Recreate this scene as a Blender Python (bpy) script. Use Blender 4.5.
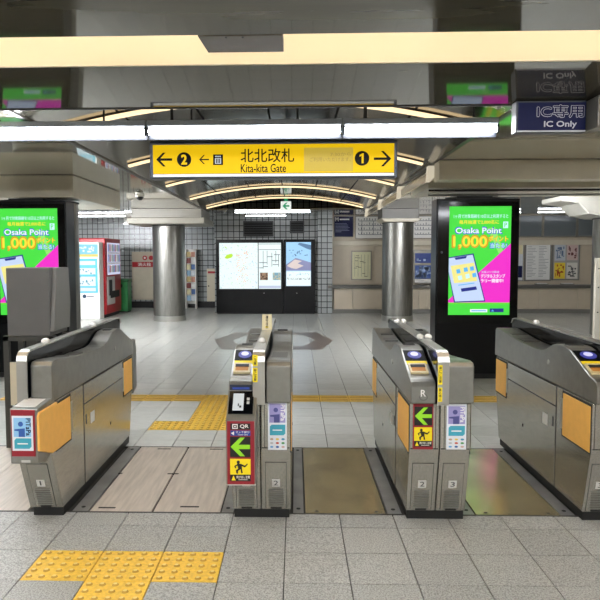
import bpy, bmesh, math, random
from mathutils import Vector, Matrix
random.seed(7)
for o in list(bpy.data.objects): bpy.data.objects.remove(o)
SC = bpy.context.scene
COL = SC.collection

# ------------------------------------------------------------------ camera, world, exposure
cd = bpy.data.cameras.new('camera'); cam = bpy.data.objects.new('camera', cd); COL.objects.link(cam)
cd.sensor_width = 36.0; cd.sensor_fit = 'HORIZONTAL'
cd.lens = 36.0 * 646.25 / 600.0; cd.shift_x = 23.1 / 600.0
cd.clip_start = 0.05
YAW, PITCH, ROLL, EYE = -0.0291, 0.0675, -0.0026, 1.46
fw = Vector((math.sin(YAW) * math.cos(PITCH), math.cos(YAW) * math.cos(PITCH), -math.sin(PITCH)))
rt = Vector((math.cos(YAW), -math.sin(YAW), 0)); up = rt.cross(fw)
r2 = rt * math.cos(ROLL) + up * math.sin(ROLL); u2 = up * math.cos(ROLL) - rt * math.sin(ROLL)
M3 = Matrix((r2, u2, -fw)).transposed()
cam.matrix_world = Matrix.Translation((0, 0, EYE)) @ M3.to_4x4()
SC.camera = cam
w = bpy.data.worlds.new('world'); SC.world = w; w.use_nodes = True
w.node_tree.nodes['Background'].inputs[0].default_value = (0.6, 0.62, 0.65, 1)
w.node_tree.nodes['Background'].inputs[1].default_value = 0.03
SC.view_settings.view_transform = 'Standard'; SC.view_settings.look = 'None'
SC.view_settings.exposure = 0.62; SC.view_settings.gamma = 1.0; SC.view_settings.use_curve_mapping = False
TUBE, COVE, RIB, SCREEN = 58.0, 6.5, 1.6, 1.0      # lamp strengths

# ------------------------------------------------------------------ materials
def lin(h):
    h = h.lstrip('#'); v = [int(h[i:i+2], 16) / 255 for i in (0, 2, 4)]
    return tuple((x / 12.92 if x <= .04045 else ((x + .055) / 1.055) ** 2.4) for x in v)
MATS = {}
def mat(name, col, rough=.5, metal=0., emit=0., var=0., scale=8., stretch=(1, 1, 1), bump=0., rnd=0., spec=.5, alpha=1., col2=None, contrast=(.35, .65), trans=0.):
    if name in MATS: return MATS[name]
    m = bpy.data.materials.new(name); m.use_nodes = True; nt = m.node_tree; b = nt.nodes['Principled BSDF']
    c = lin(col); b.inputs['Base Color'].default_value = (*c, 1); b.inputs['Roughness'].default_value = rough
    b.inputs['Metallic'].default_value = metal; b.inputs['Specular IOR Level'].default_value = spec
    if trans: b.inputs['Transmission Weight'].default_value = trans
    if alpha < 1: b.inputs['Alpha'].default_value = alpha
    if emit:
        if emit <= 2: emit /= 1.53      # displays keep their look under the raised exposure
        b.inputs['Emission Color'].default_value = (*c, 1); b.inputs['Emission Strength'].default_value = emit
        b.inputs['Base Color'].default_value = (*[x * .15 for x in c], 1)
    if var or col2 or bump or rnd:
        tc = nt.nodes.new('ShaderNodeTexCoord'); mp = nt.nodes.new('ShaderNodeMapping'); mp.inputs['Scale'].default_value = stretch
        nt.links.new(tc.outputs['Object'], mp.inputs['Vector'])
        src = mp.outputs['Vector']
        if rnd:
            oi = nt.nodes.new('ShaderNodeObjectInfo'); ad = nt.nodes.new('ShaderNodeVectorMath'); ad.operation = 'ADD'
            sc = nt.nodes.new('ShaderNodeVectorMath'); sc.operation = 'SCALE'; sc.inputs['Scale'].default_value = 20
            nt.links.new(oi.outputs['Random'], sc.inputs[0]); nt.links.new(src, ad.inputs[0]); nt.links.new(sc.outputs[0], ad.inputs[1]); src = ad.outputs[0]
        nz = nt.nodes.new('ShaderNodeTexNoise'); nz.inputs['Scale'].default_value = scale; nz.inputs['Detail'].default_value = 4
        nt.links.new(src, nz.inputs['Vector'])
        rp = nt.nodes.new('ShaderNodeValToRGB'); rp.color_ramp.elements[0].position, rp.color_ramp.elements[1].position = contrast
        lo = lin(col2) if col2 else tuple(x * (1 - var) for x in c); hi = c if col2 else tuple(min(1, x * (1 + var)) for x in c)
        rp.color_ramp.elements[0].color = (*lo, 1); rp.color_ramp.elements[1].color = (*hi, 1)
        nt.links.new(nz.outputs['Fac'], rp.inputs['Fac']); out = rp.outputs['Color']
        if rnd:
            hs = nt.nodes.new('ShaderNodeHueSaturation'); mr = nt.nodes.new('ShaderNodeMapRange')
            mr.inputs['To Min'].default_value = 1 - rnd; mr.inputs['To Max'].default_value = 1 + rnd
            nt.links.new(oi.outputs['Random'], mr.inputs['Value']); nt.links.new(mr.outputs[0], hs.inputs['Value']); nt.links.new(out, hs.inputs['Color']); out = hs.outputs['Color']
        nt.links.new(out, b.inputs['Base Color'])
        if emit: nt.links.new(out, b.inputs['Emission Color'])
        if bump:
            bp = nt.nodes.new('ShaderNodeBump'); bp.inputs['Strength'].default_value = bump; bp.inputs['Distance'].default_value = .002
            nt.links.new(nz.outputs['Fac'], bp.inputs['Height']); nt.links.new(bp.outputs[0], b.inputs['Normal'])
    MATS[name] = m; return m
def wall_tile_mat(name, size, tile, grout):
    m = bpy.data.materials.new(name); m.use_nodes = True; nt = m.node_tree; b = nt.nodes['Principled BSDF']
    tc = nt.nodes.new('ShaderNodeTexCoord'); mp = nt.nodes.new('ShaderNodeMapping'); mp.inputs['Rotation'].default_value = (math.pi/2, 0, 0)
    sx = nt.nodes.new('ShaderNodeSeparateXYZ'); cx = nt.nodes.new('ShaderNodeCombineXYZ'); ad = nt.nodes.new('ShaderNodeMath')
    nt.links.new(tc.outputs['Object'], sx.inputs[0]); nt.links.new(sx.outputs[0], ad.inputs[0]); nt.links.new(sx.outputs[1], ad.inputs[1])
    nt.links.new(ad.outputs[0], cx.inputs[0]); nt.links.new(sx.outputs[2], cx.inputs[1])
    br = nt.nodes.new('ShaderNodeTexBrick'); br.offset = 0; br.inputs['Scale'].default_value = 1
    br.inputs['Brick Width'].default_value = size[0]; br.inputs['Row Height'].default_value = size[1]; br.inputs['Mortar Size'].default_value = .010; br.inputs['Mortar Smooth'].default_value = .1
    c = lin(tile); br.inputs['Color1'].default_value = (*c, 1); br.inputs['Color2'].default_value = (*[x*.86 for x in c], 1); br.inputs['Mortar'].default_value = (*lin(grout), 1)
    nt.links.new(cx.outputs[0], br.inputs['Vector']); nt.links.new(br.outputs['Color'], b.inputs['Base Color'])
    bp = nt.nodes.new('ShaderNodeBump'); bp.inputs['Strength'].default_value = .4; bp.inputs['Distance'].default_value = .004; bp.invert = True
    nt.links.new(br.outputs['Fac'], bp.inputs['Height']); nt.links.new(bp.outputs[0], b.inputs['Normal']); b.inputs['Roughness'].default_value = .25
    MATS[name] = m; return m

steel = mat('brushed_steel', '#b9b7af', .25, .9, var=.12, scale=30, stretch=(6, .4, 6), bump=.05)
steel_v = mat('brushed_steel_column', '#8b8a85', .38, 1., var=.14, scale=9, stretch=(5, 5, .4), bump=.04)
steel_g = mat('grey_gate_cover', '#92928d', .30, .85, var=.06, scale=20)
steel_l = mat('bright_steel', '#bcbbb6', .34, 1.)
black = mat('black_paint', '#050608', .3, spec=.2)
blackg = mat('black_gloss', '#05070a', .08, spec=.3)
dark = mat('dark_rubber', '#151514', .6)
gap = mat('joint_dark', '#23211e', .8)
orange = mat('orange_flap', '#efb658', .5, var=.03, scale=25, bump=.1)
yellow = mat('yellow_sticker', '#f2d90f', .5)
tact = mat('tactile_yellow', '#e8bd3e', .5, var=.12, scale=60, bump=.2, rnd=.05)
granite = mat('granite_tile', '#b9b9b3', .42, col2='#85857f', scale=140, contrast=(.38, .6), rnd=.06, bump=.05)
granite2 = mat('polished_stone_tile', '#d0d2cd', .24, var=.06, scale=24, stretch=(.5, 3, 1), rnd=.07)
tact_d = mat('tactile_worn_shaded_flank', '#c0963a', .6); tact_t = mat('tactile_worn_lit_top', '#ecd07a', .45)  # worn studs; rim shade and bright tops painted in to make them show
joint = mat('tile_joint', '#34322e', .8)
stone = mat('lane_stone', '#bdb2a4', .42, var=.12, scale=7, stretch=(6, .5, 1), rnd=.05, bump=.05)
bronze = mat('lane_metal_plate', '#cabd97', .24, .8, var=.16, scale=4, stretch=(1, .7, 1), bump=.08)
inlay = mat('floor_inlay', '#77695f', .3, var=.08, scale=20)
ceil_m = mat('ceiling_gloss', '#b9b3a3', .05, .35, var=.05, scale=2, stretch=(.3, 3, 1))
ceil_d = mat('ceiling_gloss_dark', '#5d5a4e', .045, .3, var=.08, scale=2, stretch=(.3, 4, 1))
vault_m = mat('vault_gloss', '#6b675c', .1, .6, var=.08, scale=2, stretch=(.4, 3, 1))
beige = mat('beige_enamel', '#cac2ae', .35, var=.04, scale=5)
beige_w = mat('beige_wall_panel', '#c3b7a2', .4, var=.03, scale=5)
cream = mat('cream_panel', '#d6cdb4', .4)
cove_w = mat('cove_cream', '#f5ead2', .6)
white = mat('white_paint', '#e9e8e2', .4)
offw = mat('white_capital', '#c4c2b8', .35)
tube_e = mat('tube_glow', '#f6f9ff', emit=TUBE)
cove_e = mat('cove_tube_glow', '#fff0e0', emit=COVE)
rib_e = mat('rib_glow', '#ffe0ae', emit=RIB)
far_e = mat('far_tube_glow', '#f4f8ff', emit=9.)
hall_e = mat('hidden_fill_glow', '#f7f9ff', emit=350.)  # for tubes added out of sight to brighten the hall
rear_e = mat('entrance_fill_glow', '#f6f9ff', emit=78.)  # for unseen tubes added over the entrance
tilew = wall_tile_mat('white_wall_tiles', (.15, .15), '#a4a9a9', '#1f2223')
greyfix = mat('fixture_grey', '#9aa0a6', .4)
navy = mat('navy_sign', '#0f1542', .5, spec=.2)
navy_fr = mat('navy_frame', '#1f2733', .4)
red = mat('red_enamel', '#b01822', .35)
maroon = mat('maroon_sign', '#8e1626', .45)
paper = mat('paper_white', '#eceae6', .6)

# ------------------------------------------------------------------ mesh helpers
ORG = {}
class MB:
    def __init__(s): s.v, s.f = [], []
    def poly(s, pts, faces):
        n = len(s.v); s.v += [tuple(p) for p in pts]; s.f += [tuple(i + n for i in f) for f in faces]; return s
    def box(s, x0, x1, y0, y1, z0, z1):
        return s.poly([(x, y, z) for z in (z0, z1) for y in (y0, y1) for x in (x0, x1)],
                      [(0, 2, 3, 1), (4, 5, 7, 6), (0, 1, 5, 4), (2, 6, 7, 3), (0, 4, 6, 2), (1, 3, 7, 5)])
    def prism(s, pts, a, b, axis='x'):
        # closed outline extruded from a to b along axis; outline coords are the other two axes in order
        def P(t, p): return {'x': (t, p[0], p[1]), 'y': (p[0], t, p[1]), 'z': (p[0], p[1], t)}[axis]
        n = len(pts); area = sum(pts[i][0]*pts[(i+1) % n][1] - pts[(i+1) % n][0]*pts[i][1] for i in range(n))
        if (area < 0) != (axis == 'y'): pts = pts[::-1]
        V = [P(a, p) for p in pts] + [P(b, p) for p in pts]
        F = [tuple(range(n))[::-1], tuple(range(n, 2*n))] + [(i, (i+1) % n, n+(i+1) % n, n+i) for i in range(n)]
        if a > b: F = [f[::-1] for f in F]
        return s.poly(V, F)
    def cyl(s, c, r, h, n=32, axis='z', r2=None):
        r2 = r if r2 is None else r2; V = []
        for t, rr in ((0, r), (h, r2)):
            for i in range(n):
                a = 2*math.pi*i/n; p, q = rr*math.cos(a), rr*math.sin(a)
                V.append({'z': (c[0]+p, c[1]+q, c[2]+t), 'x': (c[0]+t, c[1]+p, c[2]+q), 'y': (c[0]+q, c[1]+t, c[2]+p)}[axis])
        return s.poly(V, [tuple(range(n))[::-1], tuple(range(n, 2*n))] + [(i, (i+1) % n, n+(i+1) % n, n+i) for i in range(n)])
    def ell(s, c, rx, ry, rz, n=14, m=8):
        V = [(c[0], c[1], c[2]-rz)]
        for j in range(1, m):
            t = -math.pi/2 + math.pi*j/m
            V += [(c[0]+rx*math.cos(t)*math.cos(2*math.pi*i/n), c[1]+ry*math.cos(t)*math.sin(2*math.pi*i/n), c[2]+rz*math.sin(t)) for i in range(n)]
        V.append((c[0], c[1], c[2]+rz)); L = len(V)-1
        F = [(0, 1+(i+1) % n, 1+i) for i in range(n)] + [(L, L-n+i, L-n+(i+1) % n) for i in range(n)]
        for j in range(m-2): F += [(1+j*n+i, 1+j*n+(i+1) % n, 1+(j+1)*n+(i+1) % n, 1+(j+1)*n+i) for i in range(n)]
        return s.poly(V, F)
    def build(s, name, m, parent=None, bevel=0., smooth=False, segs=2):
        o = ORG.get(parent.name, Vector()) if parent else Vector()
        me = bpy.data.meshes.new(name); me.from_pydata([Vector(v) - o for v in s.v], [], s.f); me.materials.append(m)
        if smooth:
            for p in me.polygons: p.use_smooth = True
        ob = bpy.data.objects.new(name, me); COL.objects.link(ob)
        if parent: ob.parent = parent
        ORG[ob.name] = o
        if smooth:
            e = ob.modifiers.new('edges', 'EDGE_SPLIT'); e.split_angle = math.radians(35)
        if bevel:
            b = ob.modifiers.new('bevel', 'BEVEL'); b.width = bevel; b.segments = segs; b.limit_method = 'ANGLE'; b.angle_limit = math.radians(40)
        return ob
def box(name, m, parent, *b, bevel=0.): return MB().box(*b).build(name, m, parent, bevel)
def tag(o, label, cat, group=None):
    o['label'] = label; o['category'] = cat
    if group: o['group'] = group
    return o
def thing(name, label, cat, loc, group=None):
    o = bpy.data.objects.new(name, None); COL.objects.link(o); o.location = loc; o.empty_display_size = .1
    ORG[o.name] = Vector(loc); return tag(o, label, cat, group)
def struct(o): o['kind'] = 'structure'; return o
def sname(n, loc=(0, 0, 0)):
    o = bpy.data.objects.new(n, None); COL.objects.link(o); o.location = loc; ORG[o.name] = Vector(loc); return struct(o)
def txt(name, body, m, parent, x0, x1, z0, z1, y, weight=0., rot=0, axis='-y', depth=.0006, basis=None):
    """lettering fitted into a rectangle; faces -Y unless a basis (origin, xdir, ydir) is given"""
    cu = bpy.data.curves.new(name, 'FONT'); cu.body = body; cu.resolution_u = 3
    tmp = bpy.data.objects.new('tmp', cu); COL.objects.link(tmp); bpy.context.view_layer.update()
    me = bpy.data.meshes.new_from_object(tmp.evaluated_get(bpy.context.evaluated_depsgraph_get()))
    bpy.data.objects.remove(tmp); bpy.data.curves.remove(cu)
    vs = [v.co.copy() for v in me.vertices]
    if rot: vs = [Vector((v.y*rot, -v.x*rot, 0)) for v in vs]
    if not vs: return None
    ax, bx = min(v.x for v in vs), max(v.x for v in vs); ay, by = min(v.y for v in vs), max(v.y for v in vs)
    o = ORG.get(parent.name, Vector())
    for v, c in zip(me.vertices, vs):
        p, q = (c.x-ax)/max(bx-ax, 1e-6), (c.y-ay)/max(by-ay, 1e-6)
        if basis: P = basis(x0 + p*(x1-x0), z0 + q*(z1-z0))
        else: P = Vector((x0 + p*(x1-x0), y, z0 + q*(z1-z0)))
        v.co = P - o
    if weight:
        n = len(me.vertices); V = [v.co.copy() for v in me.vertices]; F = [tuple(p.vertices) for p in me.polygons]; e = weight*(z1-z0 if not rot else x1-x0)
        D = [(-1, 0), (1, 0), (0, -1), (0, 1)] if weight < .03 else [(-1, 0), (1, 0), (0, -1), (0, 1), (.7, .7), (-.7, .7), (.7, -.7), (-.7, -.7)]
        VV, FF = [], []
        for k, (dx, dz) in enumerate(D): VV += [v + Vector((dx*e, -2e-6*k, dz*e)) for v in V]; FF += [tuple(i + k*n for i in f) for f in F]
        me = bpy.data.meshes.new(name); me.from_pydata(VV, [], FF)
    me.materials.clear(); me.materials.append(m); me.name = name
    ob = bpy.data.objects.new(name, me); COL.objects.link(ob); ob.parent = parent; ORG[ob.name] = o
    return ob
def plate(name, m, parent, x0, x1, z0, z1, y, th=.002): return box(name, m, parent, x0, x1, y-th, y, z0, z1)
def flat(name, m, parent, pts, y, th=.001): return MB().prism(pts, y-th, y, 'y').build(name, m, parent)
def disc(name, m, parent, x, z, r, y, th=.001, n=28, rz=None):
    rz = rz or r
    return flat(name, m, parent, [(x+r*math.cos(2*math.pi*i/n), z+rz*math.sin(2*math.pi*i/n)) for i in range(n)], y, th)
def arrow_pts(cx, cz, w, h, t, d=-1):
    # arrow pointing left (d=-1) or right (d=1), width w, head height h, stroke t
    L = [(-w/2, 0), (-w/2+h/2, h/2), (-w/2+h/2+t*1.1, h/2), (-w/2+t*1.5+t*.3, t/2), (w/2, t/2), (w/2, -t/2), (-w/2+t*1.8, -t/2), (-w/2+h/2+t*1.1, -h/2), (-w/2+h/2, -h/2)]
    return [(cx - d*p[0], cz + p[1]) for p in L]

# ------------------------------------------------------------------ floor
CX = [.3*i - 1.2543 for i in range(-40, 50)]
flo = box('floor', joint, None, -8, 9.5, -4, 22, -.12, -.012); struct(flo)
tile_me = {}
def tile(x0, x1, y0, y1, m, kind='floor_tile'):
    g = .0028; k = (round(x1-x0, 3), round(y1-y0, 3), m.name, kind)
    if k not in tile_me:
        a, b = (x1-x0)/2 - g, (y1-y0)/2 - g; mb = MB(); mb.box(-a, a, -b, b, -.012, 0)
        if kind == 'tactile_tile':
            for i in range(5):
                for j in range(5):
                    px, py = (-.4 + .2*i)*2*a, (-.4 + .2*j)*2*b
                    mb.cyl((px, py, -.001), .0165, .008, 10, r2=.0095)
        if kind == 'guiding_tile':
            for j in range(4): mb.box(-a*.92, a*.92, (-.375+.25*j)*2*b - .009, (-.375+.25*j)*2*b + .009, -.001, .0045)
        me = bpy.data.meshes.new(kind); me.from_pydata(mb.v, [], mb.f); me.materials.append(m); tile_me[k] = me
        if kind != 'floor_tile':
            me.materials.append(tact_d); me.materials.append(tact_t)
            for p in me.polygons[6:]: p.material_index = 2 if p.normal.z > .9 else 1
    o = bpy.data.objects.new(kind, tile_me[k]); COL.objects.link(o); o.location = ((x0+x1)/2, (y0+y1)/2, 0); o.parent = flo
    return o
def vis(x, y, m=.25):
    px = (x*.99958 + y*.0291) / (y*.9973 - x*.029) * 646.25 + 276.9
    return -m*646/y < px < 600 + m*646/y
F0 = 3.4005; LF, LB = 3.583, 4.853      # threshold front and back
outf, outb = MB(), MB()
def spare(mb, x0, x1, y0, y1):
    if -7.4 < x0 < 9: mb.box(x0+.0022, x1-.0022, y0+.0022, y1-.0022, -.012, 0)
front = [2.50, F0-.6, F0-.3, F0, LF]
for j in range(len(front)-1):
    for i in range(len(CX)-1):
        if vis(CX[i]+.15, front[j]+.15):
            k = round((CX[i]+1.2543)/.3); yel = (j == 1 and k in (0, 1, 2)) or (j == 0 and k == 1)
            y0 = F0-.9 if j == 0 else front[j]
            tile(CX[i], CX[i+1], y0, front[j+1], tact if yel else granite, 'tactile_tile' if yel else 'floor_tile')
        else: spare(outf, CX[i], CX[i+1], F0-.9 if j == 0 else front[j], front[j+1])
rows_r = [LB, 5.231] + [5.231+.3*n for n in range(1, 9)]
rows_l = [LB, 5.04, 5.34, 5.635, 5.93, 6.18, 6.431] + [5.231+.3*n for n in range(5, 9)]
cnt = 0
for i in range(len(CX)-1):
    xm = CX[i]+.15; rows = rows_l if xm < -.36 else rows_r; k = round((CX[i]+1.2543)/.3)
    for j in range(len(rows)-1):
        y0, y1 = rows[j], rows[j+1]
        if not vis(xm, (y0+y1)/2, .1):
            spare(outb, CX[i], CX[i+1], y0, y1); continue
        line = abs(y0-6.431) < .02
        blk = k in (1, 2) and 5.3 < y0 < 6.7
        side = k == 0 and abs(y0-5.34) < .02
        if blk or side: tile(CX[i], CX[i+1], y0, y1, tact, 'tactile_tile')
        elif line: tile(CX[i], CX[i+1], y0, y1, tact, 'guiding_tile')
        else: tile(CX[i], CX[i+1], y0, y1, granite2)
for k in (-7.4, 3.2):
    for i in range(len(CX)-1):
        for n in range(4):
            if (k < 0 and CX[i+1] < -2.6) or (k > 0 and CX[i] > 3.2): spare(outb, CX[i], CX[i+1], LF+.3175*n, LF+.3175*(n+1))
o = outf.build('outer_floor_tiles', granite, flo); o['kind'] = 'stuff'
o = outb.build('outer_floor_tiles', granite2, flo); o['kind'] = 'stuff'
# far floor, too many to pick apart
mb = MB(); yy = [5.231+.3*n for n in range(8, 46)]
for j in range(len(yy)-1):
    for i in range(len(CX)-1):
        if -7.7 < CX[i] < 9: mb.box(CX[i]+.0022, CX[i+1]-.0022, yy[j]+.0022, yy[j+1]-.0022, -.012, 0)
o = mb.build('far_floor_tiles', granite2, flo); o['kind'] = 'stuff'
mb = MB(); yb = [F0-.9-.3*n for n in range(0, 21)]
for j in range(len(yb)-1):
    for i in range(len(CX)-1):
        if -7.4 < CX[i] < 9: mb.box(CX[i]+.0022, CX[i+1]-.0022, yb[j+1]+.0022, yb[j]-.0022, -.012, 0)
o = mb.build('near_floor_tiles', granite, flo); o['kind'] = 'stuff'
# gate threshold plates
plates = [(-2.6, -2.0, 1), (-1.996, -1.55, 1), (-1.185, -.829, 1), (-.817, -.435, 1), (.055, .51, 0), (1.02, 1.49, 0), (1.83, 3.2, 0)]
for x0, x1, s in plates:
    box('threshold_plate', stone if s else bronze, flo, x0, x1, LF+.006, LB-.006, -.011, .001, bevel=.001)
for x0, x1 in ((-1.285, -1.195), (-.425, -.36), (-.015, .045), (.52, .6), (.945, 1.01), (1.495, 1.57)):
    p = box('threshold_strip', mat('strip_steel', '#90908c', .32, .5, var=.15, scale=6), flo, x0, x1, LF+.006, LB-.006, -.011, .002)
    for yb_ in (LF+.07, LB-.07): MB().cyl(((x0+x1)/2, yb_, .002), .012, .002, 12).build('screw', dark, flo)
for x, y, wd in ((-1.10, 3.645, .10), (-.62, 3.67, .11), (-.826, 4.24, .075), (-1.19, 4.24, .04), (-1.0, 4.80, .1), (-.6, 4.80, .1), (.12, 3.62, .02), (.46, 3.62, .02), (1.08, 3.62, .02), (1.43, 3.62, .02), (.12, 4.81, .02), (.46, 4.81, .02)):
    box('plate_slot', gap, flo, x-wd/2, x+wd/2, y-.009, y+.009, -.002, .0018)
box('threshold_edge', mat('edge_dark', '#4c4a46', .5, .6), flo, -2.6, 3.2, LB-.006, LB+.006, -.011, .0025)
box('threshold_edge', MATS['edge_dark'], flo, -2.6, 3.2, LF-.006, LF+.006, -.011, .0025)
# hexagonal ring inlay in the hall floor
def hexa(cx, cy, a, b, c): return [(cx-a, cy), (cx-c, cy+b), (cx+c, cy+b), (cx+a, cy), (cx+c, cy-b), (cx-c, cy-b)]
Ho, Hi = hexa(-.38, 11.2, 1.04, 1.15, .78), hexa(-.38, 11.2, .72, .78, .5)
for i in range(6):
    j = (i+1) % 6
    MB().prism([Ho[i], Ho[j], Hi[j], Hi[i]], -.011, .0015, 'z').build('floor_inlay', inlay, flo)

# ------------------------------------------------------------------ walls
wb = box('wall_back', tilew, None, -1.9, .93, 16.75, 17.0, 0, 2.9); struct(wb)
wl2 = box('wall_back_recess', tilew, None, -8, -2.1, 18.4, 18.6, 0, 2.9); struct(wl2)
struct(box('wall_return', tilew, None, -2.1, -1.9, 16.75, 18.4, 0, 2.9))
wn = box('wall_counter', beige_w, None, .94, 9.5, 16.8, 17.0, 0, 2.9); struct(wn)
wp = box('wall_pillar', tilew, None, .56, .93, 16.45, 16.75, 0, 2.9); struct(wp)
wlft = box('wall_left', tilew, None, -8, -7.8, -4, 18.6, 0, 2.9); struct(wlft)
wrt = box('wall_right', beige_w, None, 9.3, 9.5, -4, 17, 0, 2.9); struct(wrt)
wrear = box('wall_rear', beige_w, None, -8, 9.5, -4.2, -4, 0, 2.9); struct(wrear)
struct(box('baseboard_recess', dark, None, -7.8, -2.1, 18.34, 18.4, 0, .18))
struct(box('baseboard_counter', mat('grey_base', '#77756f', .5), None, .94, 9.3, 16.50, 16.8, 0, .1))
struct(box('baseboard_left', dark, None, -7.8, -7.74, -4, 18.34, 0, .15))
struct(box('baseboard_right', dark, None, 9.24, 9.3, -4, 16.49, 0, .1))

# ------------------------------------------------------------------ ceilings
ZC = 2.5
cl = sname('ceiling')
box('ceiling_slab', gap, cl, -8, 9.5, -4.2, 18.6, 2.95, 3.1)
VX0, VX1, VY0, VY1 = -2.03, 1.55, 4.37, 14.6
def cpanel(x0, x1, y0, y1, m, z=ZC, th=.03, g=.004):
    return box('ceiling_panel', m, cl, x0+g, x1-g, y0+g, y1-g, z, z+th)
def cgrid(xs, ys, m):
    for i in range(len(xs)-1):
        for j in range(len(ys)-1): cpanel(xs[i], xs[i+1], ys[j], ys[j+1], m)
box('ceiling_backing', gap, cl, -8, VX0, VY0, 18.6, ZC+.035, ZC+.06)
box('ceiling_backing', gap, cl, VX1, 9.5, VY0, 18.6, ZC+.035, ZC+.06)
cgrid([-8, -5, VX0], [VY0, 6.9, 9.2, 11.5, 13.8, 16.1, 18.6], ceil_m)
cgrid([VX1, 4.4, 9.5], [VY0, 6.9, 9.2, 11.5, 13.8, 17.0], ceil_m)
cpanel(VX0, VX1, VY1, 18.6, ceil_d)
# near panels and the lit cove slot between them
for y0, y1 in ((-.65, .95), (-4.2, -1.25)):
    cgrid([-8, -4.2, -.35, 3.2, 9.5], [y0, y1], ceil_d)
xs_ = [-8, -4.6, -1.9, 1.9, 9.5]
for i in range(4): MB().prism([(1.555, 2.534), (3.108, 2.5), (3.108, 2.53), (1.555, 2.564)], xs_[i]+.003, xs_[i+1]-.003, 'x').build('ceiling_panel', ceil_d, cl)
for k, y0 in enumerate((3.115, .95, -1.25)):
    y1 = y0 + (.50 if k == 0 else .6)
    box('cove_wall', cove_w, cl, -8, 9.5, y1, y1+.022, ZC+(.012 if k == 0 else 0), 2.86)
    box('cove_top', cove_w, cl, -8, 9.5, y0-.02, y1, 2.82, 2.85)
    box('cove_wall', cove_w, cl, -8, 9.5, y0-.05, y0-.02, ZC+.035, 2.82)
def slotlamp(y, label):
    t = thing('cove_lamp', label, 'lamp', (0, y, 2.70), 'warm lamps hidden in the ceiling slots')
    for i in range(8):
        x = -7 + 2*i; MB().cyl((x+.02, y, 2.74), .018, 1.96, 12, 'x').build('tube', cove_e, t, smooth=True)
        box('holder', white, t, x-.02, x+.02, y-.02, y+.02, 2.72, 2.82)
slotlamp(3.24, 'warm lamp row hidden in the lit slot over the gate fronts')
slotlamp(1.2, 'added unseen warm lamp row in the middle slot of the entrance ceiling')  # this row and the next are unseen, added to light the entrance
slotlamp(-1.0, 'added unseen warm lamp row in the rear slot of the entrance ceiling')
# tilted soffit panel above the gates
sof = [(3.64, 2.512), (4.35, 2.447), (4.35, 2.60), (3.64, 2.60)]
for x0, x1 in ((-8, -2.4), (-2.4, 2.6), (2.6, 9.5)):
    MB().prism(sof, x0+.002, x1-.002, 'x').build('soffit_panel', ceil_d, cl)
box('soffit_edge', gap, cl, -8, 9.5, 4.35, 4.362, 2.44, 2.62)
# vault
VR = .245; half = (VX1-VX0)/2; rad = (half*half + VR*VR)/(2*VR); vcx = (VX0+VX1)/2; vcz = ZC + VR - rad; amax = math.asin(half/rad)
def vp(a, r): return (vcx + r*math.sin(a), vcz + r*math.cos(a))
RIBS = [5.35, 7.5, 9.66, 11.85, 14.05]
ys = [VY0] + RIBS + [VY1]
NP = 6
for b in range(len(ys)-1):
    for k in range(NP):
        a0, a1 = -amax + 2*amax*k/NP + .0015, -amax + 2*amax*(k+1)/NP - .0015
        N = 5; A = [a0 + (a1-a0)*i/N for i in range(N+1)]
        MB().prism([vp(a, rad) for a in A] + [vp(a, rad+.02) for a in A[::-1]], ys[b]+.004, ys[b+1]-.004, 'y').build('vault_panel', vault_m, cl, smooth=True)
A = [-amax*1.03 + 2.06*amax*i/24 for i in range(25)]
MB().prism([vp(a, rad+.03) for a in A] + [vp(a, rad+.06) for a in A[::-1]], VY0, VY1, 'y').build('vault_backing', gap, cl)
MB().prism([vp(a, rad) for a in A[1:-1]] + [(VX1, ZC+.6), (VX0, ZC+.6)], VY1, VY1+.02, 'y').build('vault_end', ceil_d, cl)
box('vault_edge', mat('edge_black', '#1c1b18', .4), cl, VX0-.03, VX0+.012, VY0, VY1, ZC-.012, ZC+.03)
box('vault_edge', MATS['edge_black'], cl, VX1-.012, VX1+.03, VY0, VY1, ZC-.005, ZC+.03)
ordn = ['arched warm light strip closest to the yellow gate sign', 'first fully open arched light strip behind the yellow sign', 'second arched light strip behind the yellow sign', 'third arched light strip, next to last before the map screens', 'last arched light strip before the exit sign']
for y, lb in zip(RIBS, ordn):
    t = thing('arched_light', lb, 'ceiling light', (vcx, y, ZC), 'arched warm light strips across the vaulted ceiling')
    MB().prism([vp(a, rad-.012) for a in A[1:-1]] + [vp(a, rad-.035) for a in A[1:-1][::-1]], y-.032, y+.032, 'y').build('diffuser', rib_e, t, smooth=True)
    MB().prism([vp(a, rad-.002) for a in A[1:-1]] + [vp(a, rad-.012) for a in A[1:-1][::-1]], y-.025, y+.025, 'y').build('housing', gap, t)
    if y > 6: MB().prism([(VX1-.05, ZC-.02), (VX1+.05, ZC-.02), (VX1+.055, ZC-.12), (VX1-.02, ZC-.2), (VX1-.06, ZC-.2)], y-.05, y+.05, 'y').build('end_diffuser', mat('rib_end_glow', '#f3e6cc', emit=.62), t, bevel=.008)
for i in range(1, len(RIBS)-1):
    y0, y1 = RIBS[i]+.055, RIBS[i+1]-.055
    t = thing('smoke_screen', ['grey smoke screen pane hung beside the yellow gate sign', 'grey smoke screen pane between the first two open arched lights', 'grey smoke screen pane between the middle arched lights', 'grey smoke screen pane before the last arched light'][i], 'screen', (VX1, y0, ZC-.2), 'smoke screen panes along the vault edge')
    box('pane', mat('smoke_pane', '#8f8b7d', .2), t, VX1-.004, VX1+.004, y0, y1, ZC-.165, ZC-.07)
    box('trim_bar', cream, t, VX1-.01, VX1+.01, y0, y1, ZC-.075, ZC-.063); box('trim_bar', cream, t, VX1-.01, VX1+.01, y0, y1, ZC-.175, ZC-.163)

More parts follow.
